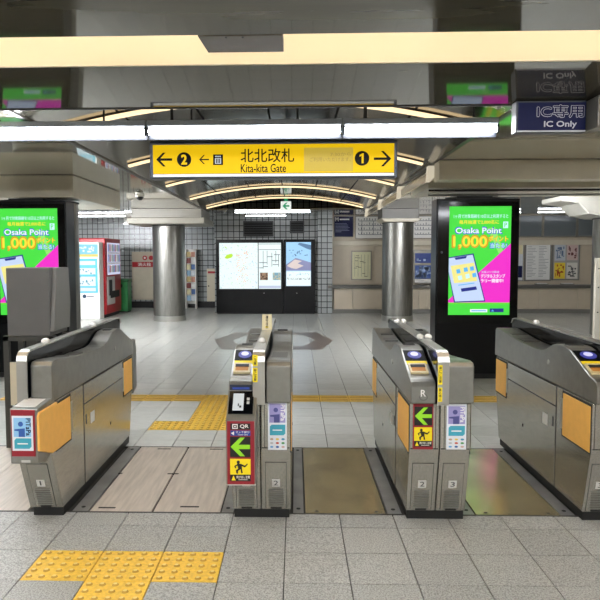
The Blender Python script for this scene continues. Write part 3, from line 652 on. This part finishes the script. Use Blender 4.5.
cy = plate('screen', mat('tm_cyan', '#5ed2ef', emit=.85), t, -5.17, -4.60, .62, 1.42, 14.9, .004)
for z0, z1 in ((1.27, 1.36), (1.05, 1.2), (.78, 1.0), (.66, .74)): plate('screen_button', MATS['tm_white'], cy, -5.12, -4.65, z0, z1, 14.896, .001)
scatter(cy, 24, -5.1, -4.67, .8, 1.18, .03, mat('tm_teal', '#4aa9c4', emit=.6), 14.895, 42)
disc('logo', mat('tm_navy', '#1c3d5c', .4), t, -4.92, .54, .045, 14.9); plate('logo_text', MATS['tm_navy'], t, -4.86, -4.70, .53, .55, 14.9, .002)
t = thing('recycling_bin', 'green recycling bin behind the red vending machine', 'bin', (-4.5, 17.0, 0))
box('body', mat('bin_green', '#1f7a3c', .4), t, -4.80, -4.40, 16.8, 17.2, .03, .80, bevel=.02); box('lid', mat('bin_dkgreen', '#155a2c', .4), t, -4.82, -4.38, 16.78, 17.22, .80, .88, bevel=.02); box('base', dark, t, -4.78, -4.42, 16.82, 17.18, 0, .03)
disc('opening', dark, t, -4.6, .70, .06, 16.8)
t = thing('fire_hydrant_cabinet', 'beige fire hydrant cabinet with red alarm lamps and red band', 'cabinet', (-4.33, 18.36, .23))
box('body', beige_w, t, -4.67, -3.99, 18.335, 18.398, .23, 1.60, bevel=.004)
plate('band', red, t, -4.66, -4.0, 1.165, 1.31, 18.335, .004); bn = plate('door', beige, t, -4.63, -4.03, .27, 1.15, 18.335, .004)
txt('lettering', '消火栓', paper, t, -4.5, -4.12, 1.19, 1.29, 18.329, .02)
for x in (-4.29, -4.11): MB().cyl((x, 18.30, 1.425), .065, .035, 20, 'y').build('alarm_lamp', red, t, smooth=True)
disc('alarm_centre', paper, t, -4.29, 1.425, .03, 18.30)
t = thing('brochure_rack', 'white wire brochure rack with colourful leaflets beside the column', 'rack', (-2.93, 18.2, 0))
for x in (-3.08, -2.80): box('side', white, t, x-.012, x+.012, 18.02, 18.3, 0, 1.66)
box('back', white, t, -3.07, -2.81, 18.27, 18.3, .12, 1.66)
R = random.Random(9); pal = ['#8fb0c8', '#b8836d', '#d8cfa6', '#d9dfe3', '#7f3c37', '#4f6c9a', '#c7b27d', '#e2e2dc']
for k in range(8):
    z = .22+.175*k; box('shelf', white, t, -3.068, -2.812, 18.06, 18.27, z-.008, z)
    for j in range(2): c = pal[(k*2+j*3) % 8]; box('leaflet', mat('leaf'+c, c, .6), t, -3.06+.13*j, -2.945+.13*j, 18.08, 18.10, z+.001, z+.145)
d = sname('door_1', (-2.37, 18.39, 0)); box('leaf', cream, d, -2.53, -2.2, 18.35, 18.395, .0, 1.115); plate('label_band', red, d, -2.5, -2.24, .98, 1.04, 18.35, .003); disc('handle', dark, d, -2.48, .62, .02, 18.35)
t = thing('dome_camera', 'black dome security camera under the ceiling beside the vault edge', 'camera', (-2.62, 10.9, 2.40)); MB().cyl((-2.62, 10.9, 2.465), .075, .033, 24).build('mount', white, t); MB().ell((-2.62, 10.9, 2.46), .06, .06, .055).build('dome', blackg, t, smooth=True)

# ------------------------------------------------------------------ ticket gates
A_up = [(3.38, .682), (3.38, .775), (3.395, .797), (3.42, .808), (3.47, .818), (3.72, .918), (3.76, .928), (3.82, .933), (3.93, .928), (3.99, .912), (4.08, .875), (4.14, .859), (4.22, .853), (4.6, .862), (5.03, .90), (5.085, .897), (5.105, .88), (5.11, .682)]
A_lo = [(3.52, .05), (3.432, .43), (3.432, .676), (5.08, .676), (5.08, .43), (4.99, .05)]
mir = lambda pts: [(8.5-y, z) for y, z in pts]
def slope(x0, x1, s0, s1, off, th):
    P = lambda s, o: (3.47+.25*s - .371*o, .818+.10*s + .928*o)
    mb = MB(); mb.prism([P(s0, off), P(s1, off), P(s1, off+th), P(s0, off+th)], x0, x1, 'x'); return mb
def slope_disc(cx, s, rx, rs, off, th, n=24):
    P = lambda a, o: (cx + rx*math.cos(a), 3.47+.25*(s+rs*math.sin(a)) - .371*o, .818+.10*(s+rs*math.sin(a)) + .928*o)
    V = [P(2*math.pi*i/n, off) for i in range(n)] + [P(2*math.pi*i/n, off+th) for i in range(n)]
    return MB().poly(V, [tuple(range(n))[::-1], tuple(range(n, 2*n))] + [(i, (i+1) % n, n+(i+1) % n, n+i) for i in range(n)])
def mirror(mb): mb.v = [(x, 8.5-y, z) for x, y, z in mb.v]; mb.f = [f[::-1] for f in mb.f]; return mb
ic_blue = mat('ic_blue', '#4a4fb8', emit=.55); ic_lilac = mat('ic_lilac', '#d6d4ff', emit=.9)
plate_g = mat('number_plate', '#c9c8c2', .5); ink_g = mat('grey_ink', '#3a3a38', .6)
def unit(t, x0, x1, kind, side, num=None, low=None, fr=3.432, flap=(3.445, 3.80)):
    """one gate body; kind A has its card reader at the near end, B at the far end; side = lane face (-1 left, 1 right, 0 none)"""
    mm = (lambda p: p) if kind == 'A' else mir
    l0, l1 = low or (x0, x1)
    lo = MB().prism([A_lo[0], (fr, .43), (fr, .676)] + A_lo[3:], l0, l1, 'x').build('lower_cabinet', steel, t, bevel=.006)
    upm = steel_g
    MB().prism(mm(A_up), x0-.004*(side < 0), x1+.004*(side > 0), 'x').build('upper_housing', upm, t, bevel=.007, segs=3)
    if side:
        xf = x0 if side < 0 else x1; d = side
        def sp(name, m, y0, y1, z0, z1, th, off=0., bev=.002):
            a, b = xf+d*off, xf+d*(off+th); return box(name, m, t, min(a, b), max(a, b), y0, y1, z0, z1, bevel=bev)
        sp('panel_gap', gap, 3.899, 4.796, .052, .678, .0015, 0, 0)
        sp('access_panel', steel, 3.905, 4.79, .055, .548, .004); sp('access_panel', steel, 3.905, 4.79, .555, .672, .004)
        sp('side_toe', steel, 3.60, 3.90, .055, .39, .003) if False else None
        fl = sp('orange_flap', orange, flap[0], flap[1], .405, .655, .005, 0, .002); sp('orange_flap', orange, 4.83, 5.07, .405, .655, .005, 0, .002)
        sp('flap_gap', gap, flap[0]-.009, flap[1]+.015, .395, .668, .002); sp('flap_gap', gap, 4.815, 5.078, .395, .668, .002)
        sp('hinge', steel_l, flap[1]+.005, flap[1]+.03, .44, .62, .006); sp('hinge', steel_l, 4.80, 4.82, .44, .62, .006)
        sp('notice_label', plate_g, 4.02, 4.10, .40, .47, .0015, .004, 0); sp('lock', ink_g, 3.93, 3.945, .42, .48, .002, .004, 0); sp('keyhole', dark, 4.45, 4.46, .28, .30, .002, .004, 0)
        MB().cyl((xf+d*.004 if d > 0 else xf-.008, (3.93 if kind == 'A' else 4.5)+.1, .80), .016, .004, 16, 'x').build('lens', steel_l, t)
    # slanted toe front with louvre and number
    xm = (x0+x1)/2; wv = (x1-x0); k_ = (3.52-fr)/.38; xt = (l0+l1)/2
    def toe(name, m, a0, a1, z0, z1, th, off=0.):
        Yt = lambda z: 3.52 + (fr-3.52)*(z-.05)/.38
        n = Vector((0, -.944, -.330)); mb = MB()
        pts = [(Yt(z0)-.944*off, z0-.33*off), (Yt(z1)-.944*off, z1-.33*off), (Yt(z1)-.944*(off+th), z1-.33*(off+th)), (Yt(z0)-.944*(off+th), z0-.33*(off+th))]
        return mb.prism(pts, a0, a1, 'x').build(name, m, t)
    toe('toe_panel', steel, xt-.056, xt+.056, .06, .34, .003)
    lv = MB()
    for i in range(8):
        z = .072+.0145*i
        Yt = 3.52 - k_*(z-.05); lv.prism([(Yt-.003, z), (Yt-.003, z+.007), (Yt-.010, z+.001)], xt-.042, xt+.042, 'x')
    lv.build('louvre', steel_g, t)['kind'] = 'stuff'
    for a in (xt-.061, xt+.058): box('seam', gap, t, a, a+.003, fr-.0012, fr, .43, .674)
    box('seam', gap, t, l0+.006, l1-.006, fr-.0014, fr, .424, .428)
    toe('seam', mat('seam_grey', '#4a4944', .7), xt-.0585, xt+.0585, .058, .3425, .0012)
    toe('grip_slot', dark, xt-.03, xt+.03, .058, .066, .002, .003)
    if num:
        npl = toe('number_plate', plate_g, xt-.022, xt+.022, .196, .238, .002, .003)
        yb = lambda z: 3.52 - k_*(z-.05) - .0075
        nw = .004 if num == '1' else .012
        txt('numeral', num, ink_g, npl, xt-nw, xt+nw, .203, .231, 0, .01, basis=lambda a, z: Vector((a, yb(z), z)))
    # front seams
    fy_ = 3.38 if kind == 'A' else 3.39
    if kind == 'B': plate('front_panel', steel_g, t, x0+.004, x1-.004, .786, .852, 3.398, .004)
    # reader end
    mbs = []
    mbs.append((slope(x0+.006, x1-.006, .56, .98, 0, .003), 'card_reader', mat('reader_black', '#040506', .5, spec=.08)))
    mbs.append((slope(x0+.008, x1-.008, .43, .54, 0, .003), 'yellow_label', yellow))
    mbs.append((slope(x0+.012, x1-.02, .04, .40, 0, .012), 'ticket_slot', mat('slot_cream', '#c8b98c', .4)))
    mbs.append((slope(x0+.022, x1-.032, .10, .28, .012, .003), 'slot_mouth', mat('slot_orange', '#b97a2c', .5)))
    mbs.append((slope(x0+.02, x1-.03, .22, .32, .013, .004), 'slot_mouth', dark))
    for mb, nme, m in mbs:
        if kind == 'B': mirror(mb)
        o = mb.build(nme, m, t)
        if nme == 'card_reader':
            for a in ((xm, .78, wv*.30, .15, .003, .003, 'reader_ring', ic_blue), (xm, .80, wv*.17, .08, .006, .002, 'reader_light', ic_lilac)):
                q = slope_disc(*a[:6]); q = mirror(q) if kind == 'B' else q; q.build(a[6], a[7], o)
    # vents on the low part of the top
    for y in (4.62, 4.86):
        yy_ = y if kind == 'A' else 8.5-y; z = .862+(y-4.6)*.058
        box('top_hatch', mat('hatch_grey', '#5b5a55', .3, .6), t, x0+.02, x1-.02, yy_-.09, yy_+.09, z-.006, z+.006)
    yy_ = 3.86 if kind == 'A' else 8.5-3.86; box('top_hatch', dark, t, x0+.03, x1-.03, yy_-.04, yy_+.02, .928, .935)
def rail(t, x0, x1, domes=(), pair=False):
    prof = [(3.365, .68), (3.365, .905), (3.372, .93), (3.39, .946), (3.415, .952), (5.12, .962), (5.17, .955), (5.2, .925), (5.2, .70), (5.09, .68)]
    MB().prism(prof, x0+.006, x1-.006, 'x').build('rail_panel', blackg, t)
    cap = [(3.355, .68), (3.355, .908), (3.363, .936), (3.385, .955), (3.415, .962), (5.12, .972), (5.18, .962), (5.21, .925), (5.2, .925), (5.17, .957), (5.12, .964), (3.415, .954), (3.39, .948), (3.372, .932), (3.365, .905), (3.365, .68)]
    n = len(cap)//2; mb = MB()
    for i in range(n-1):
        mb.prism([cap[i], cap[i+1], cap[2*n-2-i], cap[2*n-1-i]], x0, x1, 'x')
    mb.build('rail_cap', steel_l, t)
    for y in domes:
        for dx in ((-.02, .03) if pair else (.0,)):
            MB().ell(((x0+x1)/2+dx, y, .972+.006*(y-3.4)/1.7), .021, .040, .017).build('sensor_dome', white, t, smooth=True)
def plinth(t, x0, x1): MB().prism([(3.532, 0), (3.53, .05), (4.98, .05), (4.97, 0)], x0+.006, x1-.006, 'x').build('plinth', dark, t)
ga_e = mat('gate_arrow_green', '#9be321', emit=.75); sgn_blk = mat('sign_black', '#141412', .4)
def run_sign(par, x0, x1, z0, z1, y):
    y_ = plate('caution_panel', yellow, par, x0, x1, z0+(z1-z0)*.30, z1, y, .001); wd, h = x1-x0, z1-z0
    cx, zz = (x0+x1)/2, z0+h*.30; hh = h*.7
    disc('runner', sgn_blk, par, cx-.1*wd, zz+hh*.80, hh*.10, y-.001)
    flat('runner', sgn_blk, par, [(cx-.16*wd, zz+hh*.72), (cx+.06*wd, zz+hh*.68), (cx+.08*wd, zz+hh*.36), (cx-.10*wd, zz+hh*.34)], y-.001)
    flat('runner', sgn_blk, par, [(cx+.04*wd, zz+hh*.68), (cx+.22*wd, zz+hh*.58), (cx+.34*wd, zz+hh*.72), (cx+.36*wd, zz+hh*.64), (cx+.22*wd, zz+hh*.46), (cx+.03*wd, zz+hh*.56)], y-.0012)
    flat('runner', sgn_blk, par, [(cx-.14*wd, zz+hh*.68), (cx-.3*wd, zz+hh*.55), (cx-.26*wd, zz+hh*.40), (cx-.21*wd, zz+hh*.42), (cx-.22*wd, zz+hh*.54), (cx-.10*wd, zz+hh*.58)], y-.0014)
    flat('runner', sgn_blk, par, [(cx-.08*wd, zz+hh*.40), (cx-.22*wd, zz+hh*.28), (cx-.2*wd, zz+hh*.08), (cx-.12*wd, zz+hh*.06), (cx-.12*wd, zz+hh*.24), (cx+.02*wd, zz+hh*.36)], y-.0016)
    flat('runner', sgn_blk, par, [(cx+.0*wd, zz+hh*.40), (cx+.08*wd, zz+hh*.36), (cx+.12*wd, zz+hh*.10), (cx+.04*wd, zz+hh*.08)], y-.0018)
    b = plate('caution_band', sgn_blk, par, x0, x1, z0, z0+h*.29, y, .001)
    flat('warning_triangle', yellow, par, [(x0+.06*wd, z0+h*.04), (x0+.26*wd, z0+h*.04), (x0+.16*wd, z0+h*.26)], y-.001)
    txt('lettering', '飛び出し注意', paper, par, x0+.30*wd, x0+.96*wd, z0+h*.13, z0+h*.25, y-.002, .02); plate('print_line', paper, par, x0+.4*wd, x0+.85*wd, z0+h*.06, z0+h*.08, y-.001, .0006)
def arrow_sign(par, x0, x1, z0, z1, y):
    plate('arrow_panel', sgn_blk, par, x0, x1, z0, z1, y, .001); wd, h = x1-x0, z1-z0
    flat('arrow', ga_e, par, arrow_pts((x0+x1)/2, (z0+z1)/2, wd*.94, h*.92, wd*.21, -1), y-.001)
pit_p = mat('poster_purple', '#9a93c4', .5); pit_n = mat('poster_indigo', '#4a4c86', .5); pit_t = mat('poster_teal', '#3fa3b8', .5)
def card_poster(t, x0, x1, z0, z1, y, tall=True):
    p = plate('card_poster', mat('poster_base', '#dfe3e8', .5), t, x0, x1, z0, z1, y, .003); y -= .003; w_, h = x1-x0, z1-z0
    a = .44 if tall else .60
    plate('poster_print', pit_p if tall else mat('poster_sky', '#8fc3e6', .5), p, x0+.08*w_, x1-.08*w_, z1-a*h, z1-.05*h, y, .0008)
    ic = pit_n if tall else mat('poster_blue', '#2c5aa8', .5)
    top = z1-.05*h; ah = (a-.05)*h
    disc('poster_print', ic, p, x0+.42*w_, top-.33*ah, .12*w_, y-.0008, .0006)
    flat('poster_print', ic, p, [(x0+.12*w_, top-.60*ah), (x0+.62*w_, top-.55*ah), (x0+.62*w_, z1-a*h), (x0+.32*w_, z1-a*h), (x0+.32*w_, top-.70*ah), (x0+.12*w_, top-.68*ah)], y-.0008, .0006)
    txt('lettering', 'PiTaPa', paper if tall else navy, p, x0+.68*w_, x0+.90*w_, z1-a*h+.04*h, top-.02*h, y-.0015, .03, rot=1)
    c = .10 * w_; b1, b0 = z1-(a+.04)*h, z1-(a+.26)*h if tall else z0+.06*h
    flat('poster_print', pit_t, p, [(x0+.1*w_, b0), (x0+.1*w_, b1-c), (x0+.1*w_+c, b1), (x1-.08*w_, b1), (x1-.08*w_, b0+c), (x1-.08*w_-c, b0)], y, .0008)
    plate('poster_print', paper, p, x0+.25*w_, x1-.25*w_, (b0+b1)/2-.004, (b0+b1)/2+.002, y-.0008, .0005)
    if tall:
        cs = ['#b59b83', '#e2c25a', '#4a8fb0', '#b9b9b9', '#c45a4a', '#4f9a58', '#6fa6d2', '#2f5f9e', '#c9a8a0']
        for k in range(9): i, j = k % 3, k//3; disc('poster_print', mat('dot'+cs[k], cs[k], .5), p, x0+(.2+.3*i)*w_, z0+(.22-.08*j)*h, .09*w_, y, .0008, 12, rz=.022*h)
def yellow_tag(t, x0, x1, z0, z1, y, s):
    p = plate('caution_tag', yellow, t, x0, x1, z0, z1, y, .0015); w_ = x1-x0
    n = len(s); step = (z1-z0)*.86/n
    for i, ch in enumerate(s): txt('lettering', ch, sgn_blk, p, x0+.2*w_, x1-.2*w_, z1-.07*(z1-z0)-step*(i+1)+step*.12, z1-.07*(z1-z0)-step*i, y-.0022, .02)

# gate 2 (lane 1 | 2), with the code reader
t = thing('ticket_gate', 'steel ticket gate with red QR reader box and green arrow panel', 'ticket gate', (-.19, 4.25, 0), 'ticket gates')
plinth(t, -.35, -.03); unit(t, -.352, -.228, 'A', -1, '1', (-.352, -.194)); unit(t, -.160, -.028, 'B', 1, '2', (-.190, -.028)); rail(t, -.226, -.162, (3.72, 4.57))
MB().prism([(3.255, .285), (3.255, .622), (3.268, .640), (3.39, .752), (3.40, .752), (3.43, .68), (3.43, .40), (3.40, .36)], -.358, -.204, 'x').build('reader_box', steel_g, t, bevel=.004)
def qb(a, s, o=0.): return Vector((a, 3.268+(3.39-3.268)*s - .676*o, .640+(.752-.640)*s + .737*o))
def qplate(par, name, m, a0, a1, s0, s1, off, th):
    pts = [qb(0, s0, off), qb(0, s1, off), qb(0, s1, off+th), qb(0, s0, off+th)]
    return MB().prism([(p.y, p.z) for p in pts], a0, a1, 'x').build(name, m, par)
qs = qplate(t, 'reader_glass', blackg, -.350, -.222, .08, .94, 0, .003)
qplate(qs, 'screen_card', mat('qr_screen', '#e6ecec', emit=.65), -.328, -.272, .2, .84, .003, .001)
qplate(qs, 'screen_mark', sgn_blk, -.302, -.296, .36, .46, .004, .0008); qplate(qs, 'screen_mark', sgn_blk, -.294, -.283, .30, .38, .004, .0008)
for s in (.44, .58): qplate(qs, 'key', plate_g, -.256, -.242, s, s+.1, .003, .002)
sb = plate('code_sign', maroon, t, -.352, -.212, .288, .618, 3.255, .004); y = 3.251
plate('sign_border', plate_g, t, -.357, -.207, .283, .288, 3.255, .005)
plate('code_panel', sgn_blk, sb, -.335, -.232, .575, .607, y, .001); txt('lettering', 'QR', paper, sb, -.285, -.242, .581, .602, y-.002, .03)
plate('code_icon', paper, sb, -.325, -.297, .579, .604, y-.001, .0008); plate('code_icon', sgn_blk, sb, -.320, -.302, .584, .599, y-.0018, .0006); plate('code_icon', paper, sb, -.315, -.307, .588, .595, y-.0024, .0006)
plate('touch_panel', mat('touch_blue', '#24419c', .5), sb, -.335, -.232, .543, .570, y, .001); flat('touch_icon', paper, sb, [(-.332, .556), (-.316, .566), (-.316, .546)], y-.001)
txt('lettering', 'タッチ部分', paper, sb, -.308, -.236, .557, .568, y-.002, .02); txt('lettering', 'Touch here', paper, sb, -.298, -.245, .546, .554, y-.002, .01)
arrow_sign(sb, -.337, -.232, .432, .538, y); run_sign(sb, -.337, -.232, .305, .422, y)
plate('blue_label', mat('touch_blue', '#24419c', .5), t, -.335, -.245, .757, .768, 3.38, .002); plate('front_panel', mat('gate_navy', '#1c2438', .4), t, -.350, -.232, .752, .782, 3.381, .0015)
card_poster(t, -.150, -.048, .418, .684, 3.427)
yellow_tag(t, -.226, -.200, .886, .945, 3.355, 'ご注意'); yellow_tag(t, -.226, -.200, .80, .876, 3.355, '扉に注意')
cdn = thing('lane_card', 'cream folded card with black vertical lettering standing on the gate rail', 'sign', (-.19, 4.32, .967))
MB().prism([(4.30, .968), (4.34, 1.07), (4.38, .968)], -.226, -.160, 'x').build('folded_card', mat('card_cream', '#e3d9b2', .6), cdn)
for i, ch in enumerate('通行注意'): txt('lettering', ch, sgn_blk, cdn, -.201, -.185, 1.042-.021*i, 1.060-.021*i, 0, .03, basis=lambda a, z: Vector((a, 4.30+(z-.968)*.392-.002, z)))
plate('yellow_band', yellow, cdn, -.205, -.181, .985, .99, 4.303, .001)

# gate 3 (lane 2 | 3)
t = thing('ticket_gate', 'steel ticket gate marked R with green arrow panel and white card poster', 'ticket gate', (.77, 4.25, 0), 'ticket gates')
plinth(t, .612, .935); unit(t, .610, .738, 'A', -1, '2', (.610, .770)); unit(t, .802, .936, 'B', 1, '3', (.774, .936)); rail(t, .740, .800, (3.9, 4.8), True)
sb = plate('arrow_sign', maroon, t, .628, .735, .425, .672, 3.43, .004); arrow_sign(sb, .634, .729, .555, .657, 3.426); run_sign(sb, .634, .729, .440, .545, 3.426)
card_poster(t, .806, .912, .425, .672, 3.43)
txt('lettering', 'R', paper, t, .658, .684, .722, .757, 3.3785, .02)
mb = MB(); n = 20
for i in range(n):
    a0, a1 = 2*math.pi*i/n, 2*math.pi*(i+1)/n; mb.box(.672+.02*math.cos(a0)-.0015, .672+.02*math.cos(a0)+.0015, 3.3785, 3.38, .718+.016*math.sin(a0)-.0015, .718+.016*math.sin(a0)+.0015)
mb.build('ring_mark', ink_g, t)
yellow_tag(t, .742, .764, .790, .893, 3.355, '扉にご注意'); yellow_tag(t, .742, .764, .70, .775, 3.355, '駆込禁止')

# gate 4 (right edge)
t = thing('ticket_gate', 'steel ticket gate with orange flaps cut by the edge beside the advert kiosk', 'ticket gate', (1.7, 4.25, 0), 'ticket gates')
plinth(t, 1.577, 1.76); unit(t, 1.575, 1.723, 'A', -1, '3'); rail(t, 1.725, 1.785, (4.75, ))
plate('front_panel', mat('gate_navy', '#1c2438', .4), t, 1.59, 1.715, .69, .76, 3.38, .002)

# gate 1 (left edge)
t = thing('ticket_gate', 'steel ticket gate with overhanging red framed sign box on its front', 'ticket gate', (-1.38, 4.25, 0), 'ticket gates')
plinth(t, -1.49, -1.308); unit(t, -1.424, -1.310, 'B', 1, '1', (-1.50, -1.310), 3.36, (3.442, 3.66)); rail(t, -1.482, -1.426, (3.69, 4.57))
MB().prism([(3.20, .405), (3.20, .690), (3.44, .706), (3.44, .43), (3.3, .385)], -1.456, -1.312, 'x').build('sign_box', steel_g, t, bevel=.006)
MB().prism([(3.185, .475), (3.185, .655), (3.205, .672), (3.44, .672), (3.44, .41), (3.36, .412)], -1.312, -1.297, 'x').build('flap_cover', orange, t, bevel=.005)
sb = plate('sign_frame', maroon, t, -1.448, -1.325, .445, .685, 3.20, .004); card_poster(sb, -1.442, -1.335, .475, .655, 3.196, False)
MB().prism([(3.23, .6925), (3.37, .7018), (3.37, .7048), (3.23, .6955)], -1.445, -1.335, 'x').build('top_notice', paper, t)
plate('sign_label', plate_g, t, -1.40, -1.355, .412, .424, 3.2, .003)
MB().prism([(5.10, .68), (5.11, .74), (5.15, .80), (5.18, .79), (5.22, .71), (5.21, .4), (5.10, .36)], -1.40, -1.304, 'x').build('end_guard', steel_g, t, bevel=.006)

# covered terminal on a frame at the left
t = thing('terminal_stand', 'grey metal covered terminal on a dark frame stand beside the gates', 'terminal', (-2.0, 4.8, 0))
bxg = box('cover', mat('cover_grey', '#62615f', .5, .2, var=.05, scale=6), t, -2.17, -1.845, 4.78, 5.15, .865, 1.378, bevel=.006)
MB().prism([(4.78, .90), (4.86, 1.378), (5.12, 1.378), (5.15, 1.1), (5.12, .9)], -1.845, -1.815, 'x').build('side_cover', mat('cover_light', '#6f6e6a', .5), t, bevel=.004)
frm = mat('frame_dark', '#4a4a46', .4, .5)
for x in (-2.215, -1.86): box('leg', frm, t, x, x+.04, 4.8, 4.84, 0, .86); box('leg', frm, t, x, x+.04, 5.06, 5.10, 0, .86)
box('top_bar', frm, t, -2.215, -1.82, 4.8, 4.84, .825, .862) ; box('lower_bar', frm, t, -2.175, -1.86, 4.8, 4.84, .06, .10)
box('cream_panel', cream, t, -2.165, -1.87, 4.79, 4.80, .335, .665); box('column_tube', frm, t, -2.08, -2.0, 4.9, 5.0, .10, .865); box('foot', frm, t, -2.215, -1.82, 4.84, 5.06, 0, .05)
